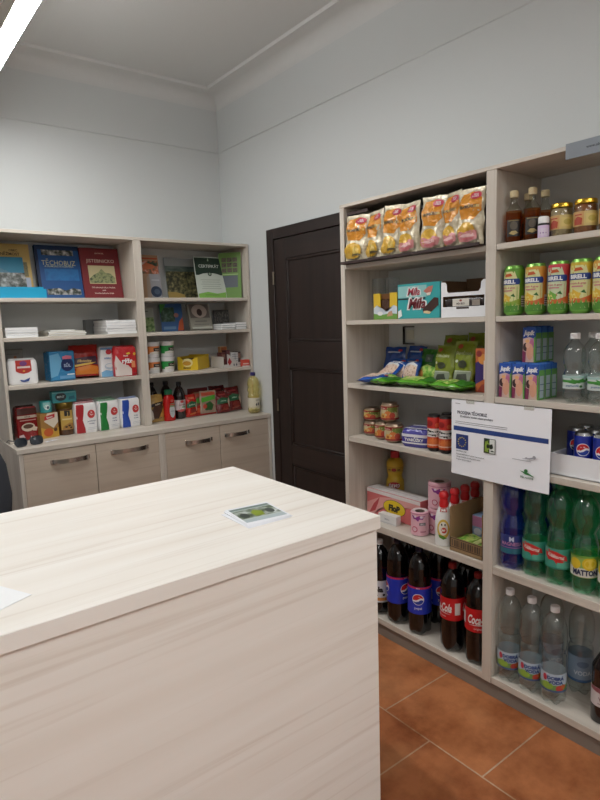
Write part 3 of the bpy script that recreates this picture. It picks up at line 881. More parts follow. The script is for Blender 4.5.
put(nuts('blue nut bag propped at a slant behind the flat one', .11, .13, 22), 1.893, 1.862, Z3+.018, RS-8, -56)
put(nuts('nut bag with a pale nut window slumped in front of the dark blue ones', .10, .10, 23), 1.945, 1.832, Z3+.013, RS+5, -26)
put(nuts('dark blue nut bag standing against the back, left one', .115, .15, 24, True), 2.005, 1.905, Z3+.008, RS+6, -14)
put(nuts('dark blue nut bag standing against the back, right one next to the green pouch', .115, .155, 25, True), 2.02, 1.790, Z3+.008, RS-6, -12)
put(nuts('pink-edged nut bag in front of the dark blue right one', .085, .105, 26), 1.955, 1.755, Z3+.01, RS, -22)
GRN = FOIL((62, 132, 34)); LGR = FOIL((96, 172, 48)); OLV = FOIL((128, 142, 36))
put(pouch('seed_bag', 'dark green bag with a grey square label left of the olive seed bags', 'seeds', None, .115, .145, .034, FOIL((44, 116, 34)), [
    ('p', [(-.05, .01), (.05, .01), (.052, .06), (.0, .075), (-.05, .055)], SEEDP), ('r', -.018, .085, .026, .118, C(80, 100, 92)), ('t', 'bio', .004, .101, .012, C(206, 214, 206)),
    ('e', -.03, .03, .014, .02, C(196, 130, 60))], None, 31), 1.99, 1.682, Z3+.008, RS-4, -14)
def olive(label, w, h, seed):
    return pouch('seed_bag', label, 'seeds', 'olive green seed bags', w, h, .036, OLV, [
        ('r', -.4*w, .08*h, .4*w, .34*h, C(150, 160, 140)), ('p', [(-.3*w, .12*h), (0, .09*h), (.3*w, .14*h), (.2*w, .3*h), (-.2*w, .28*h)], C(66, 72, 60)), ('r', -.38*w, .34*h, .38*w, .36*h, C(206, 210, 190)),
        ('t', 'Slunečnice', 0, .74*h, .013, C(168, 176, 120), .7*w), ('e', 0, .5*h, .2*w, .08*h, C(52, 58, 30)), ('e', -.28*w, .56*h, .06*w, .03*h, C(206, 210, 180)),
        ('e', -.2*w, .88*h, .12*w, .05*h, C(176, 70, 40))], None, seed, True, .005)
put(olive('olive green seed bag with a clear foot, left of the front pair', .098, .168, 32), 1.925, 1.548, Z3+.004, RS-4, -9)
put(olive('olive green seed bag with a clear foot, right and taller of the front pair', .096, .186, 33), 1.925, 1.447, Z3+.004, RS+3, -9)
put(olive('tall olive seed bag at the back, behind the left front one', .112, .206, 34), 2.005, 1.565, Z3+.005, RS+3, -9)
put(olive('tall olive seed bag at the back, behind the right front one', .112, .214, 35), 2.005, 1.452, Z3+.005, RS-3, -9)
def greenlie(label, seed, w=.20):
    return pouch('snack_bag', label, 'snack', 'bright green bags lying along the shelf front', .12, w, .030, LGR, [
        ('p', [(-.045, .03), (.045, .03), (.05, .12), (-.045, .13)], SEEDP), ('p', [(-.05, .14), (.05, .13), (.05, .17), (-.05, .17)], C(60, 130, 40)), ('r', -.03, .05, .035, .075, C(222, 226, 150))], None, seed, False, .010)
for y, rz, s, lab in ((1.90, 172, 41, 'bright green bag lying at the shelf front, leftmost, touching the nut bags'), (1.735, 186, 42, 'bright green bag lying at the shelf front, middle of three'), (1.545, 178, 43, 'bright green bag lying at the shelf front, rightmost, below the olive bags')):
    put(greenlie(lab, s, .185), 1.866, y-.01, Z3+.022, rz, 90-180, 0)
w = carton('wafer_pack', 'orange and purple wafer pack standing by the upright divider, third shelf', 'snack', None, .058, .05, .165, FOIL((206, 110, 62)), [
    ('p', [(-.028, .03), (.01, .05), (.018, .1), (-.01, .12), (-.028, .11)], C(60, 44, 110)), ('e', .004, .125, .02, .02, C(226, 150, 70)), ('p', [(-.02, .002), (.028, .002), (.028, .035), (0, .03)], C(150, 60, 40)), ('r', .008, .05, .022, .12, C(226, 206, 196)), ('e', -.012, .145, .012, .012, C(140, 40, 40))])
put(w, 1.90, 1.325, Z3, RS)

# ---- fourth shelf : tins, wrapped pack, energy cans
TINR = TIN((176, 52, 46))
def fruit_tin(label, R, H, yellow=False):
    base = CARD((206, 186, 90)) if yellow else CARD((206, 180, 140))
    art = [('r', -R*2.4, .012, R*2.4, H-.012, C(214, 200, 122) if yellow else C(206, 192, 146)),
           ('p', [(-R*.2, H*.55), (R*1.2, H*.5), (R*1.2, H*.84), (R*.1, H*.84)], C(122, 140, 58)),
           ('e', R*.05, H*.40, R*.46, H*.20, C(214, 120, 56)), ('e', R*.55, H*.36, R*.34, H*.17, C(190, 70, 50)), ('e', -R*.55, H*.32, R*.34, H*.15, C(226, 172, 84)), ('e', -R*.55, H*.32, R*.14, H*.07, C(150, 84, 40)),
           ('r', -R*1.1, H*.68, -R*.05, H*.82, C(172, 40, 44)), ('t', 'Broskve', -R*.58, H*.75, H*.07, C(244, 236, 220), R*.9),
           ('r', -R*2.4, .012, R*2.4, .019, C(150, 44, 44)), ('r', -R*2.4, H-.017, R*2.4, H-.012, C(150, 44, 44)), ('r', -R*1.6, .024, -R*.9, H*.6, C(222, 206, 178))]
    return can('fruit_tin', label, 'tin', 'fruit tins on the fourth shelf', R, H, base, art, M('tin_rim', (170, 150, 130), .3, .8), pull=False)
put(fruit_tin('small fruit tin at the back left, lower of the stacked pair', .039, .066), 1.905, 1.938, Z4, RV)
put(fruit_tin('small yellow-topped fruit tin at the back left, upper of the stacked pair', .039, .062, True), 1.905, 1.938, Z4+.0662, RV-12)
put(fruit_tin('fruit tin at the front left, half hidden behind the front right one', .034, .078), 1.868, 1.836, Z4, RV-10)
put(fruit_tin('fruit tin at the front right of the group', .039, .083), 1.852, 1.752, Z4, RV+6)
put(fruit_tin('fruit tin standing on top of the front two', .038, .083), 1.872, 1.795, Z4+.0835, RV)
PUR = FOIL((76, 72, 158))
b = MB(); w, d, h = .140, .15, .074
b.lathe([(0, 0), (.9, 0), (1, .012), (1.02, .04), (.98, .062), (.86, h), (0, h+.002)], PUR, 40, sq=(w/2, d/2, 4.5))
def bs(s, t): return ((s, -d/2*1.015*max(.2, 1-min(1, abs(2*s/w))**4.5)**(1/4.5), t), (0, -1, 0))
def bt(s, t): return ((s, t, h+.0015), (0, 0, 1))
b.art([('r', -.062, .016, .062, .022, C(226, 226, 236)), ('r', -.062, .044, .062, .056, C(226, 226, 236)), ('t', 'TVARŮŽKY', 0, .033, .012, C(236, 236, 240), .1, .04)], bs, .0012)
b.art([('r', -.052, -.055, .052, -.035, C(226, 226, 236)), ('r', -.052, -.02, .052, -.004, C(90, 86, 170)), ('r', -.052, .012, .052, .03, C(226, 226, 236))], bt, .0006)
def br_(s, t): return ((w/2*1.012*max(.2, 1-min(1, abs(2*s/d))**4.5)**(1/4.5), s, t), (1, 0, 0))
b.art([('r', -.06, .014, -.03, .06, C(222, 222, 234)), ('r', -.015, .014, .015, .06, C(222, 222, 234)), ('r', .03, .014, .06, .06, C(222, 222, 234))], br_, .0012)
put(tag(b.build('wrapped_pack', angle=50), 'purple and white wrapped pack lying between the fruit tins and the energy cans', 'packet'), 1.892, 1.628, Z4, RS+14)
RED = (204, 46, 36)
def energy(label):
    R, H = .0265, .148
    art = [('r', -R*1.9, .016, R*1.9, .058, C(206, 74, 40)), ('p', [(-R*1.5, .02), (R*1.5, .02), (R*1.2, .05), (0, .058), (-R*1.3, .046)], C(222, 120, 60)), ('r', -R*1.9, .060, R*1.9, .094, C(226, 220, 214)), ('p', [(-R*1.6, .062), (-R*.6, .068), (R*.4, .062), (R*1.6, .072), (R*1.4, .088), (R*.2, .082), (-R*.8, .092)], C(30, 28, 30)),
           ('t', 'Semtex', 0, .077, .011, C(240, 240, 240), R*2, .05, .2), ('e', -R*.5, .115, R*.5, .012, C(150, 30, 30)), ('e', R*.7, .108, R*.4, .009, C(230, 110, 70)), ('r', -R*1.5, .026, R*1.5, .030, C(240, 210, 190))]
    return can('energy_can', label, 'can', 'red energy drink cans', R, H, CARD(RED), art, M('can_rim_dark', (60, 56, 56), .3, .6))
for x, y, lab in ((1.835, 1.518, 'red and black energy can at the shelf front, left of the paper notice'), (1.835, 1.460, 'red and black energy can partly behind the paper notice'), (1.895, 1.500, 'red energy can in the second row behind the front ones'), (1.895, 1.442, 'red energy can in the second row behind the paper notice')):
    put(energy(lab), x, y, Z4, RV)

# ---- fifth shelf : household goods
YLB = M('yellow_bottle', (206, 168, 40), .35)
r = empty('cleaner_bottle', 'yellow bleach bottle with a red cap behind the pink tissue box', 'bottle')
pr = smooth_prof([(.036, 0), (.042, .01), (.043, .07), (.042, .13), (.034, .165), (.037, .185), (.041, .215), (.036, .240), (.018, .256), (.017, .262)])
b = MB(); b.lathe([(0, 0)]+pr+[(0, .256)], YLB, 30); b.build('bottle_body', r, 50)
b = MB(); b.lathe([(.022, .256), (.021, .286), (.017, .289), (0, .289)], M('red_plastic', (190, 36, 42), .35), 24); b.build('cap', r)
b = MB(); b.lathe([(.0437, .082), (.0420, .146)], C(214, 180, 60), 32, cap=False); b.art([('r', -.05, .084, .05, .100, C(226, 214, 170)), ('e', 0, .126, .030, .018, C(188, 30, 50)), ('t', 'SAVO', 0, .126, .017, C(244, 240, 236), .055, .06, .2)], cyl(.0437), .0006); b.build('label', r)
b = MB(); b.lathe([(.0385, .190), (.0415, .215)], C(196, 160, 50), 32, cap=False); b.art([('e', 0, .202, .012, .008, C(170, 60, 50)), ('r', -.03, .198, -.016, .206, C(130, 96, 40)), ('r', .016, .198, .03, .206, C(130, 96, 40))], cyl(.0415), .0006); b.build('upper_label', r)
put(r, 2.0315, 1.918, Z5, RV+8)
# pink tissue box, long side to the room
w, d, h = .333, .078, .122
c = carton('tissue_box', 'pink and white box of paper tissues with a yellow oval badge, fifth shelf', 'tissues', None, w, d, h, CARD((214, 112, 112)), [
    ('p', [(-w/2+.002, .002), (-w/2+.002, .05), (-.08, .09), (0, .104), (w/2-.002, .104), (w/2-.002, .085), (.02, .07), (-.09, .03), (-.12, .002)], C(228, 164, 160)),
    ('p', [(-.15, .002), (-.12, .05), (-.08, .09), (-.09, .06), (-.11, .02)], C(190, 70, 76)),
    ('r', -w/2+.002, .104, w/2-.002, .121, C(232, 224, 222)),
    ('e', .012, .058, .068, .036, C(60, 50, 36)), ('e', .012, .058, .066, .034, C(232, 200, 40)), ('t', 'FloP', .012, .057, .028, C(40, 34, 30), .1, .07, .1)],
    [('r', -w/2+.002, -d/2+.002, w/2-.002, d/2-.002, C(234, 230, 228)), ('r', -.04, -d/2+.004, -.037, d/2-.004, C(206, 196, 196)), ('r', .06, -d/2+.004, .063, d/2-.004, C(206, 196, 196)), ('r', -.12, -.004, .12, .004, C(212, 204, 204))], c=.003)
put(c, 1.942, 1.8155, Z5, RS)
c = carton('soap_box', 'small white carton lying in front of the pink tissue box', 'box', None, .104, .034, .042, CARD((226, 224, 222)), [('t', 'Mýdlo', .0, .022, .008, C(150, 150, 156)), ('r', -.05, .003, .05, .008, C(206, 204, 204))], c=.001)
put(c, 1.862, 1.795, Z5, RS+3)
ROLLP = M('roll_wrap_pink', (226, 178, 190), .5)
def roll(label, R=.0475, H=.114):
    r = empty('paper_roll', label, 'toilet paper', 'pink toilet paper rolls')
    b = MB(); ri = .021
    b.lathe([(ri, .004), (R-.006, 0), (R, .004), (R, H-.004), (R-.006, H, M('roll_paper', (206, 192, 190), .8)), (ri, H-.004, M('roll_core', (110, 92, 80), .8)), (ri, .004)], ROLLP, 32, cap=False)
    b.art([('p', [(-.030, .088), (-.02, .074), (0, .066), (.02, .074), (.032, .09), (.016, .084), (.006, .09), (-.006, .084), (-.016, .09)], C(150, 60, 150)), ('e', -.012, .086, .006, .005, C(240, 230, 240)), ('e', .014, .084, .006, .005, C(240, 230, 240)),
           ('r', .006, .048, .032, .060, C(104, 96, 104)), ('t', 'BIG', .019, .054, .008, C(240, 236, 240)), ('e', -.014, .030, .013, .013, C(206, 92, 120)), ('e', -.014, .030, .009, .009, C(238, 200, 210)), ('r', .01, .018, .034, .024, C(206, 130, 150)), ('r', -.06, .096, .06, .099, C(206, 130, 160))], cyl(R), .0006)
    b.build('wrap', r)
    b = MB(); b.lathe([(ri-.002, .003), (ri-.001, .003), (ri-.001, H-.003), (ri-.002, H-.003), (ri-.002, .003)], M('grey_card_tube', (104, 90, 80), .8), 24, cap=False); b.build('card_tube', r)
    return r
put(roll('pink toilet paper roll at the front, in front of the tissue box', .038, .104), 1.862, 1.617, Z5, RV)
put(roll('pink toilet paper roll, lower one of the stacked pair'), 1.938, 1.576, Z5, RV-14)
put(roll('pink toilet paper roll, upper one of the stacked pair'), 1.935, 1.572, Z5+.1143, RV+4)
JW = M('white_plastic', (226, 228, 226), .3); JR = M('red_cap', (196, 34, 40), .32)
def jar_bottle(label):
    r = empty('dish_soap_bottle', label, 'bottle', 'white dish soap bottles with red caps')
    b = MB(); pr = smooth_prof([(.86, 0), (.98, .006), (1, .03), (1, .07), (.98, .11), (.86, .135), (.66, .152), (.52, .166), (.46, .176)])
    b.lathe([(0, 0)]+pr, JW, 32, sq=(.034, .022, 2.5)); b.build('bottle_body', r, 50)
    b = MB(); b.lathe([(.018, .160), (.019, .176), (.016, .186), (.0165, .198), (.019, .200), (.019, .214), (.013, .222), (0, .222)], JR, 24); b.build('cap', r)
    def sf(s, t):
        k = .99 if t < .1 else .94
        return ((s, -.022*k*max(.2, 1-min(1, abs(s/.034))**2.5)**(1/2.5), t), (0, -1, 0))
    b = MB(); b.art([('e', 0, .073, .024, .040, C(222, 190, 80)), ('e', 0, .075, .018, .028, C(240, 238, 226)), ('e', .002, .068, .011, .012, C(206, 60, 50)), ('t', 'Jar', .0, .070, .010, C(244, 240, 230), None, .05), ('p', [(-.02, .05), (-.002, .046), (.014, .036), (.0, .03), (-.016, .038)], C(96, 150, 50)), ('e', -.006, .092, .003, .005, C(60, 60, 50)), ('e', .007, .092, .003, .005, C(60, 60, 50))], sf, .0012, .008); b.build('label', r)
    b = MB(); b.art([('p', [(-.014, .143), (.014, .143), (.011, .157), (-.011, .157)], C(206, 44, 50)), ('t', 'JAR', 0, .150, .009, C(244, 240, 236), None, .05)], lambda s, t: ((s, -.0185+(t-.14)*.35, t), (0, -1, 0)), .002, .008); b.build('neck_label', r)
    return r
for x, lab in ((1.836, 'white dish soap bottle with red cap at the shelf front'), (1.905, 'dish soap bottle behind the front one, second red cap in the line'), (1.972, 'dish soap bottle third in the line, by the cardboard box'), (2.040, 'dish soap bottle at the back end of the line')):
    put(jar_bottle(lab), x, 1.470, Z5, RV+6)
r = empty('cardboard_box', 'open brown cardboard box with a low printed front, by the upright divider', 'box')
w, d, h = .150, .20, .176
b = MB()
b.box(-w/2, w/2, -d/2, -d/2+.003, 0, .056, CARDB, .0004); b.box(-w/2, -w/2+.003, -d/2, d/2, 0, h, CARDB, .0004); b.box(w/2-.003, w/2, -d/2, d/2, 0, h, CARDB, .0004)
b.box(-w/2, w/2, d/2-.003, d/2, 0, h, CARDB, .0004); b.box(-w/2, w/2, -d/2, d/2, 0, .003, CARDB, .0004)
PR = C(58, 48, 40)
b.art([('r', -w/2+.001, .0515, w/2-.001, .0545, PR), ('r', -w/2+.001, .016, w/2-.001, .0185, PR), ('r', -w/2+.004, .0185, -w/2+.0065, .0515, PR)]+[('r', -w/2+.012+i*.0105, .022, -w/2+.012+i*.0105+(.007 if i % 3 else .004), .048, C(92, 76, 60)) for i in range(13)], flat(-d/2), .0004)
b.build('box_body', r); put(r, 1.912, 1.347, Z5, RS)
for i, (x, z, lab) in enumerate(((1.865, .004, 'green soup packet lying in the cardboard box, lowest'), (1.872, .020, 'green soup packet lying in the cardboard box, middle'), (1.868, .036, 'green soup packet lying on top in the cardboard box'))):
    p = pouch('soup_packet', lab, 'packet', 'green packets in the cardboard box', .10, .13, .014, FOIL((150, 186, 90)), [('p', [(-.04, .02), (.04, .02), (.04, .07), (-.04, .08)], SEEDP), ('r', -.04, .085, .04, .105, C(206, 214, 140))], None, 50+i, False, .004)
    put(p, x, 1.347+.065, Z5+z+.007, 180, -90, 0)
c = carton('tea_box', 'pink and blue carton standing at the back of the cardboard box', 'box', None, .052, .06, .115, CARD((150, 180, 214)), [('r', -.025, .07, .025, .113, C(196, 130, 170)), ('r', -.025, .002, .025, .03, C(190, 110, 160)), ('e', 0, .05, .018, .015, C(226, 230, 238))])
put(c, 1.968, 1.382, Z5+.0032, RS)

# ---- bottom shelf : cola
def petprof(H, R): return [(R*.62, .0), (R*.92, .008), (R, .03), (R, H*.30), (R*.985, H*.31), (R*.985, H*.58), (R, H*.60), (R*1.0, H*.68), (R*.96, H*.76), (R*.82, H*.835), (R*.56, H*.895), (R*.34, H*.93), (R*.29, H*.94), (R*.29, H*.965)]
def cola(name, label, group, H, R, capm, art, lm, z0, z1, rl=1.0):
    return bottle(name, label, 'bottle', group, petprof(H, R), COLA, (.0155, H*.945, H*.945+.020, capm), (R*rl+.0009, z0, z1, lm, art), (5, .10, .035), 30)
PB = M('cola_label_blue', (30, 52, 176), .4)
def pepsi(label):
    R = .050
    art = [('r', -.155, .212, .155, .2205, C(196, 44, 84))]
    for s in (-.105, 0, .105): art += globe(s, .166, .025)+[('t', 'pepsi', s, .128, .011, C(226, 230, 244), None, .02)]
    art += [('t', 'MAX', 0, .2163, .005, C(240, 220, 226))]
    return cola('cola_bottle', label, 'blue label cola bottles', .385, R, M('cap_blue', (22, 28, 60), .35), art, PB, .099, .221)
CR = M('cola_label_red', (190, 24, 30), .4)
def coke(label):
    R = .049
    art = []
    for s in (-.077, .077): art += [('t', 'Coca-Cola', s, .193, .036, C(244, 240, 238), .105, .03, .35), ('t', 'original taste', s, .156, .008, C(244, 220, 216), None, .01), ('p', [(s-.05, .168), (s, .174), (s+.05, .165), (s, .170)], C(244, 240, 238))]
    art += [('r', -.012, .165, .010, .215, C(226, 226, 222))]
    return cola('cola_bottle', label, 'red label cola bottles', .365, R, M('cap_red', (120, 20, 24), .35), art, CR, .140, .234)
def kofola(label):
    R = .046
    art = [('r', -.14, .070, .14, .085, C(206, 140, 70)), ('t', 'Kofola', 0, .125, .026, C(30, 28, 30), .11, .05), ('e', .05, .098, .006, .006, C(40, 36, 34)), ('e', -.05, .100, .004, .004, C(40, 36, 34)), ('e', .02, .095, .003, .003, C(40, 36, 34))]
    return cola('cola_bottle', label, 'white label cola bottle', .345, R, M('cap_white', (226, 226, 226), .35), art, C(222, 226, 232), .062, .165)
put(kofola('dark cola bottle with white label and white cap, beside the counter corner'), 1.858, 1.856, Z6, RV-24)
put(pepsi('blue label cola bottle next to the white label one'), 1.858, 1.744, Z6, RV+56)
put(pepsi('blue label cola bottle with the globe facing out, left of the red label ones'), 1.857, 1.617, Z6, RV+6)
put(coke('red label cola bottle standing left of the one by the divider'), 1.857, 1.442, Z6, RV+34)
put(coke('red label cola bottle right by the upright divider'), 1.857, 1.320, Z6, RV-66)
put(pepsi('blue label cola bottle in the back row between blue and red ones'), 1.985, 1.610, Z6, RV+20)
put(pepsi('blue label cola bottle in the back row behind the white label one'), 1.985, 1.79, Z6, RV+50)
put(coke('red label cola bottle in the back row behind the left red one'), 1.985, 1.46, Z6, RV+10)

# ================================================================== right-hand shelving, right bay
# ---- top shelf : spirits, jars
def brandy(label):
    H, R = .172, .0265
    pr = [(R*.85, 0), (R, .005), (R, .02), (R, .098), (R*.95, .108), (R*.55, .124), (R*.42, .132), (R*.40, .150), (R*.46, .152), (R*.46, .158)]
    art = [('r', -.024, .02, .024, .075, C(36, 32, 28)), ('p', [(-.016, .03), (0, .024), (.016, .03), (.006, .038), (-.006, .038)], C(190, 170, 110)), ('e', 0, .055, .012, .014, C(92, 84, 72)), ('r', -.018, .070, .018, .073, C(150, 130, 80))]
    r = bottle('spirit_bottle', label, 'bottle', 'small amber spirit bottles', pr, GLASS, (.0135, .150, H, M('cream_cap', (206, 190, 150), .5)), None, None, 26, (.102, AMBER))
    b = MB(); b.art(art, cyl(R+.0003), .0005, .006); b.build('label', r); return r
for x, y, lab in ((1.848, 1.184, 'amber spirit bottle with black label, leftmost at the front of the top shelf'), (1.858, 1.122, 'amber spirit bottle with black label, right front one behind the small white bottle'), (1.935, 1.185, 'amber spirit bottle in the second row between the two front ones'), (1.935, 1.122, 'amber spirit bottle in the second row just left of the jars')):
    put(brandy(lab), x, y, Z1, RV+4)
r = empty('small_bottle', 'tiny white and lilac bottle with a black band, in front of the spirit bottles', 'bottle')
b = MB(); b.lathe([(0, 0), (.0165, 0), (.0175, .003), (.0175, .042), (.016, .046)], M('lilac_print', (206, 186, 214), .4), 24); b.art([('r', -.014, .008, .014, .03, C(226, 214, 232)), ('r', -.01, .014, .01, .018, C(160, 130, 180))], cyl(.0175), .0005); b.build('bottle_body', r)
b = MB(); b.lathe([(.0168, .046), (.0168, .064), (.015, .068), (0, .068)], JW, 24); b.build('cap', r)
b = MB(); b.lathe([(.0178, .040), (.0178, .0465)], M('black_band', BLACK, .4), 24, cap=False); b.build('band', r)
put(r, 1.832, 1.066, Z1, RV)
def jam(label, inside):
    r = empty('glass_jar', label, 'jar', 'glass jars with gold lids')
    b = MB(); b.lathe([(0, .003), (.030, .003), (.0325, .008), (.0325, .082), (.029, .088), (0, .088)], inside, 28); b.build('contents', r, 50)
    b = MB(); b.lathe([(0, 0), (.032, 0), (.035, .005), (.035, .078), (.033, .086), (.029, .092)], GLASS, 28, cap=False); b.build('glass', r, 50)
    b = MB(); b.lathe([(.0315, .090), (.033, .091), (.033, .101), (.0315, .104), (.027, .104), (.026, .1035), (0, .1035)], GOLD, 32); b.build('lid', r)
    b = MB(); b.lathe([(.0354, .022), (.0354, .066)], C(214, 190, 120), 30, cap=False)
    b.art([('r', -.045, .023, -.006, .065, C(206, 160, 100)), ('p', [(-.038, .026), (-.012, .026), (-.01, .045), (-.024, .052), (-.038, .044)], C(176, 66, 40)), ('r', -.036, .054, -.012, .058, C(180, 70, 46)), ('r', .0, .030, .04, .058, C(224, 200, 120)), ('e', .018, .044, .012, .009, C(196, 176, 84))], cyl(.0354), .0005, .006); b.build('label', r)
    return r
HON = PHOTO('jar_honey', [(112, 62, 28), (140, 84, 40), (96, 52, 26)], 40); PAS = PHOTO('jar_paste', [(130, 112, 84), (160, 140, 104), (112, 94, 72)], 60)
put(jam('glass jar of pale spread with gold lid, next to the spirit bottles', PAS), 1.868, 1.025, Z1, RV)
put(jam('glass jar of brown honey with gold lid, right of the pale one', HON), 1.868, .947, Z1, RV)
put(jam('glass jar of brown honey at the right edge of the photo', HON), 1.868, .868, Z1, RV)
# ---- strip sign on the top edge
b = MB(); b.box(-.10, .10, -.003, 0, 0, .046, M('sign_grey', (126, 134, 142), .5), .0006)
b.art([('t', 'www.obecnimista.cz', .012, .024, .0085, C(50, 56, 66), .13, .02)], flat(-.003), .0005)
put(tag(b.build('strip_sign'), 'grey-blue strip sign with a web address on the top edge of the shelving', 'sign'), 1.7985, .879, 1.900, RS)
# ---- second shelf : flavoured beer cans
def birell(label, kind):
    R, H = .033, .168
    base = CARD({'lime': (96, 150, 44), 'orange': (206, 160, 60), 'melon': (206, 66, 78), 'lemon': (196, 176, 60)}[kind])
    side = {'lime': (104, 166, 48), 'orange': (214, 156, 60), 'melon': (206, 62, 76), 'lemon': (214, 186, 50)}[kind]
    art = [('r', -R*2.2, .014, R*2.2, .154, C(side)),
           ('p', [(-R*1.3, .018), (R*1.0, .018), (R*1.1, .10), (R*.6, .148), (-R*1.0, .148), (-R*1.3, .08)], C(222, 222, 160) if kind != 'melon' else C(206, 220, 180)),
           ('r', -R*2.2, .012, R*2.2, .034, C(84, 146, 52)),
           ('p', [(-R*1.3, .034), (R*1.4, .034), (R*1.4, .06), (R*.3, .046), (-R*1.2, .052)], C(214, 110, 50) if kind != 'lime' else C(150, 176, 60)),
           ('p', [(-R*1.2, .046), (R*.1, .046), (R*.2, .062), (-R*.5, .076), (-R*1.2, .07)], C(226, 186, 60) if kind != 'melon' else C(120, 180, 70)), ('p', [(-R*1.0, .050), (-R*.1, .050), (-R*.3, .063), (-R*.8, .066)], C(238, 220, 130)), ('p', [(R*.2, .066), (R*.7, .062), (R*.5, .074)], C(50, 110, 50)),
           ('r', -R*1.05, .104, R*.95, .124, C(28, 62, 140)), ('e', R*.95, .114, .006, .010, C(28, 62, 140)), ('e', -R*1.05, .114, .006, .010, C(28, 62, 140)), ('t', 'BIRELL', -R*.05, .114, .012, C(236, 238, 240), R*1.8, .05),
           ('p', [(-R*.4, .13), (R*.4, .133), (R*.2, .142), (-R*.3, .14)], C(196, 90, 40)), ('t', 'pomelo & grep', -R*.1, .094, .006, C(196, 90, 120), R*1.6), ('r', -R*.6, .082, R*.4, .086, C(206, 130, 140)),
           ('r', R*1.25, .03, R*1.75, .066, C(226, 228, 226))]+[('r', R*1.25, .034+i*.007, R*1.75, .037+i*.007, C(50, 50, 50)) for i in range(4)]
    art += [('p', [(s, .034), (s+.006, .034), (s+.004, .046)], C(110, 170, 60)) for s in (-.03, -.018, -.006, .006, .018)]
    return can('beer_can', label, 'can', 'tall fruit beer cans', R, H, base, art, M('can_rim_green', (120, 176, 80), .3, .5))
for y, kind, rz, lab in ((1.180, 'lime', -6, 'green lime-coloured beer can next to the upright divider, second shelf'), (1.099, 'orange', 0, 'yellow-green beer can with orange foot, second from the divider'), (1.018, 'melon', 0, 'pink and red beer can, the only pink one in the row'), (.944, 'lemon', 4, 'yellow beer can right of the pink one'), (.872, 'orange', 0, 'yellow beer can at the right edge of the photo')):
    put(birell(lab, kind), 1.850, y, Z2, RV-22+rz)
# ---- third shelf : juice cartons, small water
def juice(label, dim=False):
    w, d, h = .047, .036, .119
    front = [('r', -w/2, 0, w/2, .09, C(216, 186, 176)), ('p', [(.0, .05), (.02, .05), (.02, .085), (.004, .08)], C(190, 130, 170)), ('r', -w/2, .088, w/2, h, C(36, 84, 176)), ('p', [(-w/2, .08), (0, .086), (w/2, .08), (w/2, .094), (-w/2, .094)], C(30, 66, 150)), ('t', 'Jupík', 0, .101, .015, C(240, 242, 246), .042, .06, .25),
             ('e', -.006, .072, .008, .006, C(236, 180, 120)), ('e', .01, .066, .008, .01, C(196, 110, 150)), ('e', -.012, .052, .010, .014, C(60, 36, 40)), ('e', .004, .036, .013, .028, C(222, 164, 136)), ('e', -.004, .058, .008, .010, C(226, 176, 150)), ('p', [(-w/2, 0), (-.012, 0), (-.010, .034), (-w/2, .04)], C(130, 46, 84)), ('r', .019, 0, w/2, .085, C(92, 170, 62))]
    side = [('r', -d/2, 0, d/2, .100, C(96, 160, 80)), ('r', -d/2+.006, .006, d/2-.006, .08, C(170, 186, 196)), ('r', -d/2+.006, .03, d/2-.006, .032, C(70, 90, 120)), ('r', -d/2+.006, .05, d/2-.006, .053, C(90, 110, 140))]
    r = empty('juice_carton', label, 'juice carton', 'small blue-topped juice cartons')
    b = MB(); b.box(-w/2, w/2, -d/2, d/2, 0, h, CARD((46, 104, 190)), .0012)
    b.art(front, flat(-d/2), .0005, .03); b.art(side, sidex(w/2), .0005, .03); b.build('carton_body', r)
    b = MB(); b.box(-w/2+.002, w/2-.002, -.002, .002, h-.0005, h+.003, CARD((66, 122, 200)), .0008); b.build('top_seam', r); return r
JY = ((1.186, 'by the divider'), (1.135, 'in the middle'), (1.084, 'on the right'))
for y, t in JY:
    put(juice('juice carton in the front row of the lower layer, %s' % t), 1.832, y, Z3, RS)
for y, t in JY:
    put(juice('juice carton in the second row of the lower layer, %s' % t), 1.871, y, Z3, RS)
for y, t in JY:
    put(juice('juice carton in the third row of the lower layer, %s' % t), 1.910, y, Z3, RS)
for x, y, t in ((1.872, 1.122, 'standing at the front of the upper layer'), (1.911, 1.122, 'second in the upper layer'), (1.950, 1.122, 'at the back of the upper layer')):
    put(juice('juice carton %s' % t), x, y, Z3+.1222, RS)
put(juice('juice carton in the back row of the lower layer, under the upper ones'), 1.950, 1.122, Z3, RS)
WCAP = M('cap_white', (226, 226, 226), .35)
def water(label):
    H, R = .222, .034
    pr = [(R*.6, 0), (R*.95, .008), (R, .02), (R*.92, .04), (R*.97, .046), (R*.97, .085), (R*.92, .095), (R*.80, .108), (R*.98, .126), (R*1.0, .150), (R*.92, .170), (R*.60, .188), (R*.36, .198), (R*.34, .206)]
    return bottle('water_bottle', label, 'bottle', 'small clear water bottles', pr, WATERP, (.0145, .204, H, WCAP), (R*.985, .046, .088, C(206, 218, 216), [('r', -.1, .066, .1, .074, C(70, 150, 60)), ('p', [(-.03, .068), (-.01, .08), (.01, .074), (.03, .08), (.034, .066), (0, .062)], C(60, 140, 50)), ('t', 'pramenitá', -.006, .057, .007, C(60, 110, 150), .04), ('e', .02, .054, .005, .004, C(50, 110, 50)), ('r', -.1, .080, .1, .087, C(170, 206, 200))]), (5, .12, .02), 28)
put(water('small clear water bottle with green label at the front, next to the juice cartons'), 1.846, .957, Z3, RV)
put(water('small clear water bottle at the front, right edge of the photo'), 1.846, .877, Z3, RV)
put(water('small clear water bottle in the second row, between the front ones'), 1.925, .938, Z3, RV)
put(water('small clear water bottle in the second row, far right'), 1.925, .856, Z3, RV)
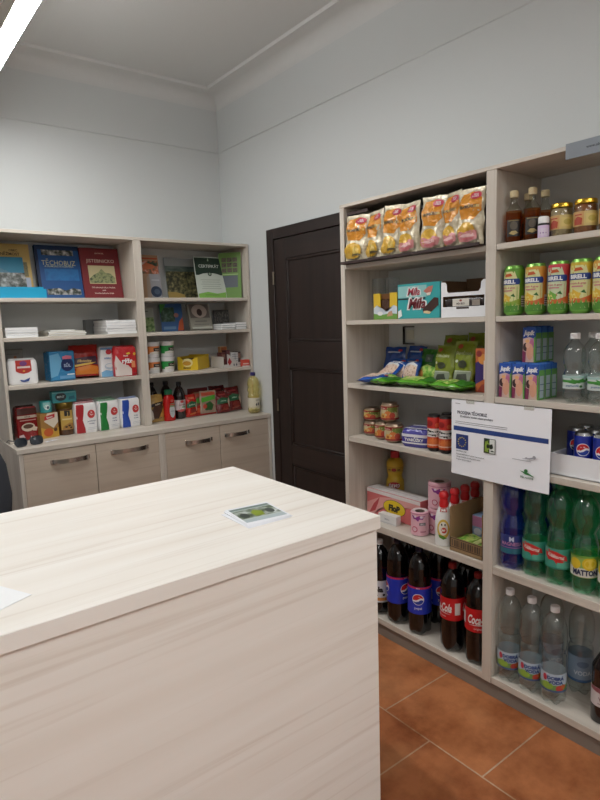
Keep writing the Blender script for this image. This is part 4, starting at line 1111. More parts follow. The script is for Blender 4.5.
# ---- fourth shelf : cola cans in a white tray
r = empty('can_tray', 'low white cardboard tray holding blue cola cans, fourth shelf', 'tray')
b = MB(); w, d, h = .40, .215, .072
b.box(-w/2, w/2, -d/2, -d/2+.003, 0, h, WB_, .0004); b.box(-w/2, w/2, d/2-.003, d/2, 0, h, WB_, .0004); b.box(-w/2, -w/2+.003, -d/2, d/2, 0, h, WB_, .0004); b.box(w/2-.003, w/2, -d/2, d/2, 0, h, WB_, .0004); b.box(-w/2, w/2, -d/2, d/2, 0, .003, WB_, .0004)
b.build('tray_body', r); put(r, 1.937, 1.022-.2, Z4, RS)
CANB = M('cola_can_blue', (24, 44, 150), .28, .2, .3)
def pcan(label):
    R, H = .0288, .146
    art = globe(0, .092, .0205)+[('t', 'pepsi', .036, .092, .008, C(206, 212, 232), None, .02, 0, PI/2)]+globe(.094, .092, .0205)
    return can('cola_can', label, 'can', 'blue cola cans in the white tray', R, H, CANB, art)
names_ = {(0, 0): 'blue cola can with the globe showing, first at the tray front', (0, 1): 'blue cola can at the tray front, right edge of the photo', (1, 0): 'blue cola can in the second row, nearest the tray corner', (1, 1): 'blue cola can in the second row behind the first front one', (1, 2): 'blue cola can in the second row, far right', (2, 0): 'blue cola can in the back row, nearest the tray corner', (2, 1): 'blue cola can in the back row, second from the tray corner', (2, 2): 'blue cola can in the back row, far right'}
for (i, j), lab in names_.items():
    x = 1.866+.0615*i; y = (.930 if i == 0 else .986)-.0615*j
    put(pcan(lab), x, y, Z4+.0032, RV-4 if i == 0 else RV+20*j)
# ---- fifth shelf : mineral water
def minprof(H, R): return [(R*.62, 0), (R*.93, .008), (R, .028), (R*.98, H*.12), (R*.98, H*.38), (R*.94, H*.46), (R*.80, H*.535), (R*.72, H*.565), (R*.80, H*.595), (R*.97, H*.65), (R*1.01, H*.72), (R*.97, H*.80), (R*.76, H*.87), (R*.44, H*.915), (R*.32, H*.93), (R*.31, H*.945)]
def mineral(label, kind):
    H, R = .354, .0425
    if kind == 'blue': sh, capm = BLUEP, M('cap_navy', (26, 40, 110), .35)
    else: sh, capm = GREENP, M('cap_green', (30, 110, 70), .35)
    if kind == 'blue':
        lm = C(44, 60, 130); art = [('r', -.13, .062, .13, .080, C(40, 110, 130)), ('t', 'MAGNESIA', 0, .098, .013, C(190, 130, 170), .075, .03), ('t', 'M', 0, .116, .016, C(206, 214, 236), None, .05), ('r', -.13, .083, .13, .086, C(160, 110, 160))]
    elif kind == 'red':
        lm = C(66, 158, 138); art = [('p', [(-.045, .115), (-.03, .125), (.0, .120), (.03, .106), (.034, .09), (.02, .086), (.01, .078), (0, .076), (-.01, .09), (-.03, .088), (-.042, .10)], C(206, 40, 40)), ('t', 'Kláštorná', -.004, .105, .012, C(240, 230, 220), .055, .03, .15, -.16), ('r', .0, .064, .05, .084, C(90, 180, 156)), ('r', -.13, .062, .13, .065, C(36, 120, 100))]
    else:
        lm = C(156, 190, 92); art = [('r', -.13, .062, .13, .092, C(222, 224, 214)), ('e', .012, .108, .024, .022, C(226, 196, 40)), ('e', .012, .108, .018, .016, C(238, 214, 90)), ('e', -.034, .105, .018, .018, C(232, 200, 50)), ('p', [(-.13, .125), (0, .135), (.13, .122), (.13, .128), (-.13, .128)], C(120, 176, 70)), ('t', 'MATTONI', 0, .078, .018, C(30, 40, 80), .082, .05)]
    return bottle('mineral_water_bottle', label, 'bottle', 'coloured mineral water bottles', minprof(H, R), sh, (.0155, H*.935, H*.935+.02, capm), (R*.99, .060, .130, lm, art), (5, .12, .03), 30)
put(mineral('dark blue mineral water bottle beside the upright divider, fifth shelf', 'blue'), 1.856, 1.174, Z5, RV)
put(mineral('green mineral water bottle with red ribbon label, next to the blue one', 'red'), 1.860, 1.088, Z5, RV-8)
put(mineral('green mineral water bottle with red ribbon label, next to the lemon one', 'red'), 1.856, .998, Z5, RV-6)
put(mineral('green mineral water bottle with lemon label, fifth shelf', 'lemon'), 1.856, .908, Z5, RV+4)
put(mineral('green mineral water bottle with lemon label at the right edge of the photo', 'lemon'), 1.856, .818, Z5, RV)
put(mineral('dark blue mineral water bottle in the back row', 'blue'), 1.965, 1.13, Z5, RV)
put(mineral('green mineral water bottle in the back row, left', 'red'), 1.965, 1.03, Z5, RV)
put(mineral('green mineral water bottle in the back row, right', 'lemon'), 1.965, .93, Z5, RV)
# ---- bottom shelf : still water, wine
def still(label, back=False):
    H, R = .352, .0425
    pr = [(R*.62, 0), (R*.93, .008), (R, .028), (R*.98, .05), (R*.98, .155), (R*.97, .172), (R*.88, .181), (R*.82, .187), (R*.90, .195), (R*.99, .215), (R*1.0, .25), (R*.95, .280), (R*.76, .306), (R*.46, .322), (R*.34, .328), (R*.33, .334)]
    art = [('r', -.13, .060, .13, .080, C(120, 160, 90)), ('e', -.02, .076, .02, .013, C(150, 186, 70)), ('e', .022, .070, .014, .011, C(196, 70, 60)), ('e', .034, .076, .010, .008, C(206, 110, 60)), ('e', -.028, .104, .007, .012, C(190, 60, 80)), ('r', -.13, .055, .13, .062, C(80, 100, 140)),
           ('t', 'DOBRÁ', .008, .106, .012, C(46, 76, 140), .055, .05), ('t', 'VODA', .008, .091, .012, C(46, 76, 140), .05, .05)]
    if back: art = [('r', -.13, .055, .13, .065, C(60, 96, 140)), ('t', 'VODA', 0, .09, .016, C(206, 214, 226), .06), ('e', 0, .122, .02, .012, C(96, 116, 140))]
    return bottle('still_water_bottle', label, 'bottle', 'large clear water bottles on the bottom shelf', pr, WATERP, (.0150, .331, H, WCAP), (R*.99, .055, .120 if not back else .150, C(190, 206, 220) if not back else C(130, 148, 168), art), (5, .13, .035), 30)
put(still('large clear water bottle next to the upright divider, bottom shelf'), 1.850, 1.176, Z6, RV)
put(still('large clear water bottle in the middle of the front three, bottom shelf'), 1.850, 1.0885, Z6, RV)
put(still('large clear water bottle at the right of the front three, bottom shelf'), 1.850, 1.001, Z6, RV)
put(still('large clear water bottle with a blue-grey label in the back row, right', True), 1.972, .968, Z6, RV+10)
put(still('large clear water bottle with a blue-grey label in the back row, left', True), 1.972, 1.080, Z6, RV+30)
r = bottle('wine_bottle', 'dark wine bottle with a white label at the right edge, bottom shelf', 'bottle', None,
    [(.032, 0), (.037, .004), (.038, .02), (.038, .17), (.036, .195), (.022, .225), (.0145, .245), (.014, .29), (.0155, .292), (.0155, .30)], WINE, (.0158, .255, .305, M('wine_foil', (70, 20, 28), .4)),
    (.0384, .062, .128, C(214, 206, 206), [('p', [(-.05, .128), (.05, .128), (.05, .118), (0, .108), (-.05, .116)], C(150, 84, 92)), ('t', 'Víno', 0, .09, .014, C(120, 60, 70)), ('r', -.02, .072, .02, .075, C(150, 140, 140))]))
put(r, 1.880, .842, Z6, RV)

# ================================================================== paper notice taped across the divider
PAPER = M('white_paper', (236, 238, 243), .7)
r = empty('paper_notice', 'white printed notice with a blue bar, taped across the shelf divider', 'notice')
w, h = .400, .284
def nsurf(s, t):
    u = s/w+.5; v = t/h
    y = -.001-.006*math.sin(PI*min(1, max(0, u)))*(1-v)-.010*(1-v)**2*max(0, u-.4)
    return ((s, y, t), (0, -1, 0))
b = MB()
b.grid(lambda u, v: nsurf((u-.5)*w, v*h)[0], 16, 10, PAPER); b.grid(lambda u, v: (lambda p: (p[0], p[1]+.0004, p[2]))(nsurf((u-.5)*w, v*h)[0]), 16, 10, PAPER, True)
NB = C(44, 72, 140); GR = C(110, 112, 120)
art = [('r', -.19, .168, .192, .185, NB), ('t', 'PRODEJNA TĚCHOBUZ', -.108, .238, .0115, C(58, 62, 84), .13, .03), ('t', 'Zkvalitnění služeb místní prodejny', -.09, .224, .0075, C(84, 88, 104), .17, .02),
       ('r', -.182, .202, .04, .2035, GR), ('r', -.182, .1955, .04, .197, GR), ('r', -.182, .270, -.16, .2715, GR),
       ('r', -.178, .098, -.122, .155, C(38, 62, 130))]
for i in range(12):
    a = 2*PI*i/12; art.append(('e', -.150+.017*math.cos(a), .1265+.017*math.sin(a), .0024, .0024, C(226, 206, 70)))
art += [('t', 'EVROPSKÁ UNIE', -.152, .091, .0048, GR, .05), ('t', 'Evropský zemědělský fond pro rozvoj venkova', -.112, .080, .0048, GR, .135), ('t', 'Evropa investuje do venkovských oblastí', -.119, .070, .0048, GR, .12), ('t', 'Program rozvoje venkova', -.140, .060, .0048, GR, .08)]
lx, lz = -.052, .128
art += [('r', lx, lz-.026, lx+.048, lz+.028, C(40, 56, 40)), ('r', lx+.024, lz-.024, lx+.046, lz+.026, C(232, 236, 232)), ('p', [(lx+.004, lz-.02), (lx+.022, lz-.022), (lx+.012, lz+.002), (lx+.02, lz+.022), (lx+.006, lz+.016)], C(140, 170, 60)), ('e', lx+.016, lz, .012, .014, C(150, 180, 70)), ('e', lx+.018, lz, .006, .008, C(30, 40, 30)), ('p', [(lx+.024, lz+.006), (lx+.036, lz+.01), (lx+.04, lz-.004), (lx+.03, lz-.01), (lx+.024, lz-.006)], C(40, 50, 40)), ('r', lx+.03, lz-.018, lx+.042, lz-.014, C(40, 56, 40))]
art += [('r', .065, .099, .135, .1008, C(150, 152, 160)), ('p', [(.10, .106), (.13, .112), (.15, .118), (.152, .114), (.13, .107)], C(150, 152, 160)), ('e', .146, .116, .006, .006, C(170, 172, 178)), ('e', .118, .11, .004, .003, C(170, 172, 178)),
        ('p', [(.095, .065), (.112, .056), (.125, .072), (.118, .062), (.15, .050), (.115, .054)], C(66, 140, 80)), ('e', .118, .066, .007, .006, C(60, 130, 76)), ('p', [(.12, .062), (.145, .050), (.152, .047), (.13, .053)], C(60, 130, 76)), ('t', 'Via rustica', .122, .044, .0085, C(60, 110, 76), .055, .02, .2)]
b.art(art, nsurf, .0004, .03)
b.build('sheet', r, 60)
TAPE = CLEAR('clear_tape', (244, 244, 240), 1.0, .1, 1.4, .12, (235, 235, 230))
for s in (-.115, .12):
    b = MB(); b.box(-.018, .018, -.0036, -.0032, -.006, .010, TAPE, .0001); tp = b.build('tape', r); tp.location = (s, 0, h-.004)
put(r, 1.7985, 1.2025, .8465, RS)

# ================================================================== open shelving, left half
H1, H2, H3, H0 = HZ[1][0], HZ[2][0], HZ[3][0], ZT
LAND = PHOTO('village_picture', [(40, 56, 44), (92, 110, 92), (180, 186, 180), (120, 110, 96)], 30)
TREES = PHOTO('tree_picture', [(20, 26, 22), (60, 66, 58), (150, 150, 148), (206, 206, 204)], 38)
# ---- top row, books
b1 = book('book', 'yellow book with a blue picture, cut by the left edge of the photo', 'book', 'books on the top shelf', .20, .298, .022, CARD((204, 174, 104)), [
    ('r', -.07, .13, .062, .225, C(40, 140, 176)), ('r', -.07, .06, .066, .14, TREES), ('r', .062, .12, .082, .20, PHOTO('side_picture', [(40, 50, 36), (120, 110, 70), (80, 80, 60)], 60)), ('r', .066, .03, .088, .115, C(176, 186, 206)),
    ('t', 'OBEC', .02, .262, .012, C(70, 54, 30)), ('t', 'KNĚŽMOST', -.004, .242, .015, C(60, 46, 26), .12)])
put(b1, .745, 3.43, H1, 0, -12)
b2 = book('book', 'large blue book on the top shelf, left of the maroon one', 'book', 'books on the top shelf', .236, .298, .026, CARD((32, 92, 150)), [
    ('r', -.118, .0, .118, .298, C(28, 84, 146)), ('r', -.118, 0, -.104, .298, C(18, 40, 76)),
    ('r', -.085, .242, .085, .272, TREES), ('r', -.118, .272, .118, .298, C(20, 52, 92)), ('t', 'TĚCHOBUZ', .0, .200, .028, C(206, 200, 160), .18, .0), ('t', 'A HUMORISTA KLIKPERA', .0, .180, .010, C(180, 190, 170), .17),
    ('r', -.08, .10, .10, .165, PHOTO('blue_cover', [(22, 70, 130), (36, 110, 170), (30, 92, 152)], 16)), ('p', [(-.08, .02), (.1, .02), (.1, .05), (.06, .058), (.02, .044), (-.02, .058), (-.08, .052)], TREES)], [('r', .001, 0, .025, .298, C(18, 40, 76))])
put(b2, .990, 3.43, H1, 0, -12)
b3 = book('book', 'maroon book with a beige picture on its cover', 'book', 'books on the top shelf', .222, .292, .022, CARD((122, 30, 36)), [
    ('t', 'JAN PAVEL', 0, .262, .008, C(206, 180, 160)), ('t', 'JISTEBNICKO', .0, .218, .020, C(226, 206, 190), .17, .0),
    ('r', -.075, .085, .078, .19, C(206, 194, 150)), ('p', [(-.072, .115), (-.05, .135), (-.02, .15), (0, .172), (.02, .15), (.05, .145), (.074, .12), (.074, .09), (-.072, .09)], PHOTO('pond_picture', [(40, 50, 36), (104, 116, 84), (150, 156, 110), (64, 80, 60)], 50)),
    ('t', 'Od minulosti až po dnešek', 0, .064, .009, C(224, 206, 196), .15), ('t', 'aneb', 0, .048, .008, C(224, 206, 196)), ('t', 'kronika jednoho kraje', 0, .031, .009, C(224, 206, 196), .15)])
put(b3, 1.216, 3.41, H1, 0, -11)
r = empty('leaflet_holder', 'low teal leaflet holder with a clear front, top shelf at the left edge', 'holder')
b = MB(); TL = M('teal_plastic', (24, 150, 190), .3)
b.box(-.112, .112, -.002, 0, 0, .047, TL, .0005); b.box(-.112, .066, -.0022, -.0002, .044, .056, TL, .0005); b.box(-.112, .112, 0, .05, 0, .002, TL, .0005); b.box(-.112, .112, .05, .052, 0, .06, TL, .0005); b.build('holder_body', r)
b = MB(); b.grid(lambda u, v: (-.112+.11*u, -.004-.01*math.sin(PI*v), .055+.10*v-.05*u*v), 8, 8, CLEAR('clear_front', (236, 242, 244), 1.4, .05, 1.5, .06)); b.build('clear_front', r)
put(r, .752, 3.262, H1)
# ---- second row, piles of print
def pile(x, y, z, n, w, d, t, cover, labf, group, jit=.004, cat='book', name='book', art=()):
    rr = random.Random(int(x*1000))
    for i in range(n):
        o = flatbook(name, labf(i), cat, group, w, d, t, cover, art)
        put(o, x+rr.uniform(-jit, jit), y+rr.uniform(-jit, jit), z+i*(t+.0002), rr.uniform(-1, 1))
ordn = lambda i, n: 'lowest' if i == 0 else 'topmost' if i == n-1 else ('second from bottom', 'third from bottom', 'fourth from bottom', 'fifth from bottom')[i-1]
pile(.726, 3.345, H2, 4, .155, .20, .0125, M('cover_white', (228, 232, 236), .5), lambda i: 'white booklet in the pile at the left of the second shelf, '+ordn(i, 4), 'white booklets in the left pile')
pile(.945, 3.34, H2, 3, .195, .20, .0085, M('cover_beige', (196, 190, 170), .5), lambda i: 'beige magazine lying in the middle of the second shelf, '+ordn(i, 3), 'beige magazines', cat='magazine', name='magazine')
o = flatbook('booklet', 'small white booklet on top of the beige magazines', 'booklet', None, .13, .14, .006, PAGE2); put(o, .922, 3.32, H2+3*.0087, 4)
pile(1.243, 3.345, H2, 5, .170, .215, .0152, M('cover_grey', (206, 208, 212), .5), lambda i: 'thick white book in the pile by the upright, second shelf, '+ordn(i, 5), 'thick white books in the pile', .002)
c = carton('grey_block', 'plain dark grey box at the back of the second shelf, between magazines and white books', 'box', None, .10, .05, .085, CARD((128, 131, 130))); put(c, 1.168, 3.492, H2)  # plain grey block filling the spot beside the white books
# ---- third row, flour and rice
PW = M('paper_bag_white', (230, 230, 230), .55)
f = softpack('flour_bag', 'white bag with a red shield, left end of the third shelf', 'bag', None, .145, .09, .128, PW, [
    ('p', [(-.035, .125), (-.035, .07), (-.02, .06), (0, .055), (.025, .06), (.04, .07), (.04, .125)], C(196, 60, 52)), ('r', -.028, .084, .034, .094, C(236, 220, 216)), ('e', .002, .108, .018, .012, C(120, 60, 130)), ('p', [(-.02, .026), (0, .022), (.03, .034), (.022, .016), (.0, .012), (-.014, .016)], C(60, 84, 150)), ('e', .003, .069, .006, .004, C(236, 180, 90))], 5, seed=1)
put(f, .722, 3.315, H3, -4)
c = carton('grey_carton', 'pale grey carton at the back left of the third shelf, behind the white bag', 'box', None, .10, .06, .178, CARD((168, 164, 156)), [('e', .01, .135, .008, .008, C(190, 120, 90)), ('r', -.03, .15, .03, .155, C(140, 138, 134))]); put(c, .712, 3.47, H3)
def fpouch(name, label, cat, w, h, d, col, art, seed, **k):
    return pouch(name, label, cat, None, w, h, d, FOIL(col), art, None, seed, True, **k)
o = carton('blue_pack', 'blue square packet with a dark round badge, third shelf', 'packet', None, .135, .09, .160, FOIL((58, 138, 190)), [
    ('p', [(-.067, .02), (-.03, .03), (.0, .1), (-.02, .15), (-.067, .14)], C(110, 176, 214)), ('e', .024, .086, .034, .036, C(24, 46, 96)), ('t', 'SŮL', .024, .082, .016, C(200, 214, 236), .05), ('p', [(.0, .116), (.05, .116), (.05, .132), (.02, .136), (.0, .13)], C(222, 120, 140)), ('r', -.02, .012, .06, .028, C(96, 160, 206)), ('r', .02, .03, .06, .036, C(226, 240, 246))], [], c=.006); put(o, .918, 3.335, H3, 6)
put(fpouch('coffee_bag', 'red and orange shiny bag between the blue packet and the blue-white bag', 'bag', .155, .178, .06, (176, 40, 34), [
    ('p', [(-.07, .01), (.07, .01), (.07, .05), (.02, .06), (-.07, .045)], C(222, 130, 40)), ('p', [(-.07, .05), (.02, .064), (.07, .06), (.06, .11), (-.07, .1)], C(70, 36, 60)), ('t', 'Těstoviny', -.005, .085, .014, C(226, 190, 110), .10, .03, .2), ('p', [(-.07, .052), (.03, .064), (.06, .075), (0, .072), (-.07, .062)], C(232, 190, 80))], 61), 1.058, 3.345, H3+.010, -4, -10)
f = softpack('milk_bag', 'tall white and light blue bag with a red dot, third shelf', 'bag', None, .096, .06, .166, PW, [
    ('r', -.046, .002, .046, .030, C(120, 176, 216)), ('p', [(-.046, .03), (-.02, .04), (.02, .03), (.046, .042), (.046, .03)], C(120, 176, 216)), ('e', .0, .142, .017, .015, C(196, 50, 60)), ('e', .002, .06, .03, .018, C(190, 206, 220)), ('e', .002, .064, .024, .010, C(238, 240, 240)), ('t', 'mléko', -.008, .108, .012, C(70, 130, 190)), ('r', -.046, .155, .046, .166, C(110, 150, 190))], 6, seed=2)
put(f, 1.178, 3.33, H3, 2)
f = softpack('rice_bag', 'red rice bag with white lettering, right end of the third shelf beside the upright', 'bag', None, .135, .07, .168, FOIL((196, 36, 44)), [
    ('p', [(-.062, .004), (.03, .004), (.03, .04), (.01, .062), (-.02, .07), (-.035, .09), (-.055, .12), (-.064, .08)], C(226, 212, 206)), ('t', 'rýže', .008, .088, .026, C(244, 238, 236), .07, .04), ('t', 'Vitana', .0, .116, .008, C(244, 220, 210)), ('r', .030, .048, .052, .085, C(226, 140, 90)), ('e', .05, .125, .008, .008, C(236, 190, 60)), ('r', .036, .004, .062, .02, C(160, 24, 34)), ('p', [(.0, .13), (.02, .136), (.026, .126), (.01, .122)], C(236, 200, 60))], 5, seed=3)
put(f, 1.2615, 3.290, H3, -3)
# ---- bottom row on the worktop
f = softpack('coffee_pack', 'dark red vacuum coffee pack with a coffee cup picture, left end of the worktop', 'coffee', None, .105, .07, .178, FOIL((140, 26, 30)), [
    ('r', -.05, .118, .05, .132, C(196, 176, 160)), ('t', 'KÁVA', 0, .125, .008, C(60, 30, 28)), ('r', -.05, .138, .05, .17, C(78, 40, 34)), ('e', .0, .07, .034, .022, C(214, 196, 176)), ('e', .0, .074, .025, .012, C(84, 48, 30)), ('p', [(.03, .07), (.046, .064), (.04, .046), (.02, .05)], C(214, 196, 176)), ('p', [(-.048, .01), (-.02, .016), (-.028, .034), (-.048, .03)], C(214, 190, 190)), ('r', -.04, .105, .04, .109, C(206, 150, 140))], 7, topm=FOIL((60, 30, 28)))
put(f, .716, 3.315, H0, 6)
c = carton('biscuit_box', 'brown and yellow box with a red badge, under the small teal tin', 'box', None, .098, .075, .133, CARD((166, 122, 62)), [
    ('p', [(-.049, .0), (.049, .0), (.049, .05), (.0, .04), (-.049, .06)], C(206, 160, 60)), ('p', [(-.01, .132), (.048, .132), (.048, .08), (.02, .05), (-.03, .09)], C(226, 214, 196)), ('p', [(-.028, .095), (.03, .106), (.032, .126), (-.026, .116)], C(190, 36, 44)), ('t', 'Emco', .002, .111, .011, C(240, 230, 226), .045, .04, 0, .18), ('e', -.01, .03, .026, .022, C(196, 92, 44)), ('e', .03, .04, .010, .010, C(96, 60, 36))], [], [('r', -.03, .01, .03, .12, C(130, 92, 50))]); put(c, .815, 3.305, H0, 14)
b = MB(); b.lathe([(.028, 0), (.0305, .003), (.0305, .060), (.028, .063), (0, .063)], CARD((64, 168, 170)), 28); b.art([('r', -.02, .03, .02, .056, C(150, 206, 204)), ('e', 0, .03, .014, .014, C(226, 232, 226)), ('e', .004, .028, .006, .008, C(60, 80, 100))], cyl(.0305), .0005)
put(tag(b.build('small_tin'), 'small teal tin standing on the brown and yellow box', 'tin'), .820, 3.305, H0+.1332, 0)
r = empty('coffee_jar', 'tall instant coffee jar with a bronze lid and gold label, under the teal box', 'jar')
b = MB(); b.lathe([(0, 0), (.044, 0), (.047, .006), (.0475, .05), (.0465, .10), (.0455, .135), (.044, .145)], M('coffee_brown', (78, 48, 24), .12, 0, .5), 32); b.build('jar_body', r, 50)
b = MB(); b.lathe([(.0465, .143), (.048, .146), (.048, .174), (.0455, .178), (0, .178)], M('bronze_lid', (112, 90, 34), .3, .7), 32); b.build('lid', r)
b = MB(); b.art([('r', -.034, .03, .034, .135, C(196, 160, 76)), ('r', -.014, .105, .016, .134, C(26, 24, 30)), ('t', 'J', .001, .119, .018, C(190, 170, 110)), ('r', -.026, .084, .028, .092, C(226, 206, 150)), ('p', [(-.03, .03), (.034, .03), (.034, .06), (.01, .068), (-.02, .052)], C(166, 122, 60)), ('e', -.008, .046, .007, .005, C(60, 36, 22)), ('e', .008, .052, .007, .005, C(60, 36, 22)), ('e', .016, .040, .007, .005, C(70, 42, 24))], cyl(.0476), .0008, .01); b.build('label', r)
put(r, .918, 3.32, H0, 0)
c = carton('tea_box', 'teal box lying on the lid of the instant coffee jar', 'box', None, .125, .065, .060, CARD((62, 158, 164)), [('e', -.018, .032, .028, .022, C(44, 50, 56)), ('t', 'MINT', -.018, .032, .012, C(206, 226, 224), .045), ('p', [(.02, .012), (.058, .016), (.05, .034), (.024, .03)], C(40, 110, 130)), ('r', -.06, .052, .06, .056, C(140, 200, 200))]); put(c, .918, 3.32, H0+.1782, -4)
def mouka(label, col, word):
    f = softpack('flour_bag', label, 'flour', 'flour bags on the worktop', .122, .080, .168, PW, [
        ('p', [(-.058, .003), (-.012, .003), (-.014, .03), (-.024, .07), (-.018, .11), (-.014, .15), (-.018, .160), (-.056, .160)], C(col)),
        ('e', .024, .104, .021, .023, C(206, 60, 62)), ('p', [(.012, .11), (.022, .1), (.034, .104), (.036, .1), (.022, .095)], C(236, 200, 196)), ('p', [(.018, .116), (.026, .108), (.03, .112), (.026, .118)], C(236, 200, 196)),
        ('t', word, .024, .066, .008, C(110, 120, 150), .055), ('t', 'mouka', .024, .052, .008, C(110, 120, 150)), ('r', .0, .02, .05, .0215, C(170, 176, 190)), ('r', .0, .028, .05, .0295, C(170, 176, 190))], 6, topm=M('bag_top_%d' % col[0], tuple(int(c*.35+140) for c in col), .55), seed=col[2])
    return f
for x, col, word, rz, lab in ((1.014, (176, 36, 44), 'polohrubá', 3, 'white flour bag with a red wavy stripe'), (1.141, (30, 130, 56), 'hladká', 8, 'white flour bag with a green wavy stripe'), (1.266, (38, 78, 176), 'hrubá', 9, 'white flour bag with a blue wavy stripe')):
    put(mouka(lab, col, word), x, 3.292, H0, rz)
for x, col, nm in ((1.045, (176, 36, 44), 'red'), (1.160, (30, 130, 56), 'green')):
    put(mouka('flour bag in the second row, half hidden behind the %s-striped one' % nm, col, 'hrubá'), x, 3.395, H0, 2)
# sunglasses on the worktop edge
SG = M('dark_lens', (40, 46, 54), .08, 0, .6); FR = M('black_frame', (20, 20, 22), .35)
r = empty('sunglasses', 'black sunglasses lying on the worktop at the left end', 'sunglasses')
for sx in (-1, 1):
    b = MB(); b.lathe([(.0, -.0012), (.021, -.0012), (.0225, 0), (.021, .0012), (0, .0012)], SG, 24, sq=(1.42, 1.02, 3.2)); l = b.build('lens', r); l.location = (sx*.0375, 0, .0235); l.rotation_euler = (math.radians(78), 0, math.radians(-8*sx))
    b = MB(); pts = [(sx*.0375+.031*math.cos(2*PI*k/20)*1.0, .002, .0235+.0222*math.sin(2*PI*k/20)) for k in range(21)]; b.tube(pts, .0016, FR, 6); b.build('rim', r)
    b = MB(); b.tube([(sx*.068, .003, .034), (sx*.071, .03, .033), (sx*.068, .085, .028), (sx*.062, .125, .012)], .0022, FR, 6); b.build('temple', r)
b = MB(); b.tube([(-.008, .0, .028), (0, -.002, .031), (.008, 0, .028)], .0018, FR, 6); b.build('bridge', r)
put(r, .680, 3.115, H0+.0005, 8)
b = MB(); b.grid(lambda u, v: (-.035+.07*u, -.012+.024*v, .0008+.002*math.sin(PI*u)), 6, 2, PAPER); b.grid(lambda u, v: (-.035+.07*u, -.012+.024*v, .0004+.002*math.sin(PI*u)), 6, 2, PAPER, True)
b.art([('r', -.02, -.004, .0, .002, C(90, 96, 110))], lambda s, t: ((s, t, .0035), (0, 0, 1)), .0003)
put(tag(b.build('paper_slip'), 'small white paper slip lying beside the sunglasses', 'paper'), .800, 3.165, H0+.0003, 20)

# ================================================================== open shelving, right half
# ---- top row, brochures and certificates
s = sheet('brochure', 'orange and grey brochure with a village photo, top shelf right of the upright', 'brochure', None, .140, .272, .003, CARD((190, 150, 116)), [
    ('r', .0, 0, .069, .20, C(166, 166, 172)), ('p', [(-.03, 0), (0, 0), (0, .16), (-.02, .13)], C(178, 158, 140)), ('r', -.062, .155, .064, .236, PHOTO('roofs_picture', [(40, 60, 40), (80, 90, 70), (196, 110, 76), (206, 196, 190)], 34)), ('p', [(-.05, .20), (-.01, .225), (.03, .212), (.05, .20), (.02, .185), (-.03, .18)], C(206, 112, 72)), ('e', .032, .046, .036, .034, C(44, 60, 86)), ('e', .036, .046, .018, .017, C(80, 96, 120)), ('r', .01, .115, .06, .12, C(206, 206, 216)), ('r', -.062, .245, .064, .255, C(196, 90, 60))])
put(s, 1.512, 3.41, H1, 0, -11)
s = sheet('landscape_poster', 'wide landscape picture of stony ground and a field, back of the top shelf', 'picture', None, .27, .262, .003, CARD((150, 158, 158)), [
    ('r', -.133, .205, .133, .26, C(166, 172, 172)), ('r', -.133, .172, .133, .212, PHOTO('hills_picture', [(60, 76, 70), (90, 106, 100), (120, 130, 124)], 12, .4, (1, 1, 3))), ('r', -.133, .002, .133, .178, PHOTO('stones_picture', [(26, 28, 24), (60, 62, 44), (104, 100, 66), (150, 144, 104)], 46)), ('p', [(-.131, .004), (-.01, .004), (-.02, .03), (-.07, .046), (-.131, .05)], C(176, 150, 84))])
put(s, 1.775, 3.462, H1, 0, -9)
s = sheet('certificate', 'dark green and white framed certificate leaning on the top shelf', 'certificate', None, .205, .268, .004, CARD((206, 214, 204)), [
    ('r', -.098, .15, .098, .262, C(26, 52, 36)), ('e', 0, .128, .098, .036, C(206, 214, 204)), ('t', 'CERTIFIKÁT', 0, .208, .020, C(206, 214, 206), .16, .02), ('e', 0, .158, .014, .014, C(30, 40, 34)), ('e', 0, .158, .008, .008, C(150, 170, 150)), ('p', [(-.006, .24), (.004, .24), (.002, .258), (-.002, .258)], C(160, 190, 160))]
    + [('r', -.07+.008*(i % 2), .118-i*.014, .07-.008*(i % 2), .1205-i*.014, C(140, 150, 140)) for i in range(5)] + [('p', [(-.098, .004), (.098, .004), (.098, .04), (.04, .03), (-.03, .042), (-.098, .03)], C(132, 186, 84)), ('r', -.05, .02, .05, .024, C(96, 140, 70))])
put(s, 1.892, 3.345, H1, 0, -11)
s = sheet('green_leaflet', 'light green leaflet with small photos, turned sideways at the right end of the top shelf', 'leaflet', None, .150, .290, .003, CARD((112, 152, 76)), [
    ('r', -.052, .07, .052, .145, C(96, 104, 112)), ('r', -.056, .15, .056, .155, C(176, 206, 140))] + [('r', -.054+.037*i, .165+.033*j, -.054+.037*i+.032, .165+.033*j+.027, PHOTO('tiny_photos', [(30, 30, 28), (96, 84, 70), (60, 66, 50)], 60)) for i in range(3) for j in range(3)] + [('r', -.04, .03, .04, .036, C(110, 150, 80))])
put(s, 2.016, 3.33, H1, -50, -2)
# ---- second row
s = sheet('booklet', 'small booklet with a green plant photo, second shelf right of the upright', 'booklet', None, .105, .150, .004, CARD((176, 180, 172)), [('r', -.05, .002, .05, .09, PHOTO('plant_picture', [(36, 50, 30), (84, 120, 60), (150, 170, 120), (60, 80, 50)], 44)), ('r', -.04, .125, .02, .131, C(110, 112, 108)), ('e', -.028, .10, .018, .018, C(60, 66, 52))])
put(s, 1.462, 3.40, H2, 0, -12)
s = sheet('brochure', 'blue and green brochure with an orange corner, second shelf', 'brochure', None, .145, .172, .004, CARD((60, 104, 160)), [('r', -.071, .06, .02, .15, PHOTO('forest_picture', [(24, 40, 30), (50, 80, 60), (96, 120, 110)], 40)), ('p', [(-.071, .11), (-.03, .17), (-.071, .17)], C(70, 150, 60)), ('p', [(.03, .002), (.071, .002), (.071, .09), (.045, .06)], C(206, 96, 50)), ('r', -.06, .012, .02, .03, C(110, 150, 190)), ('e', .03, .10, .016, .014, C(170, 120, 110))])
put(s, 1.632, 3.40, H2, -4, -11)
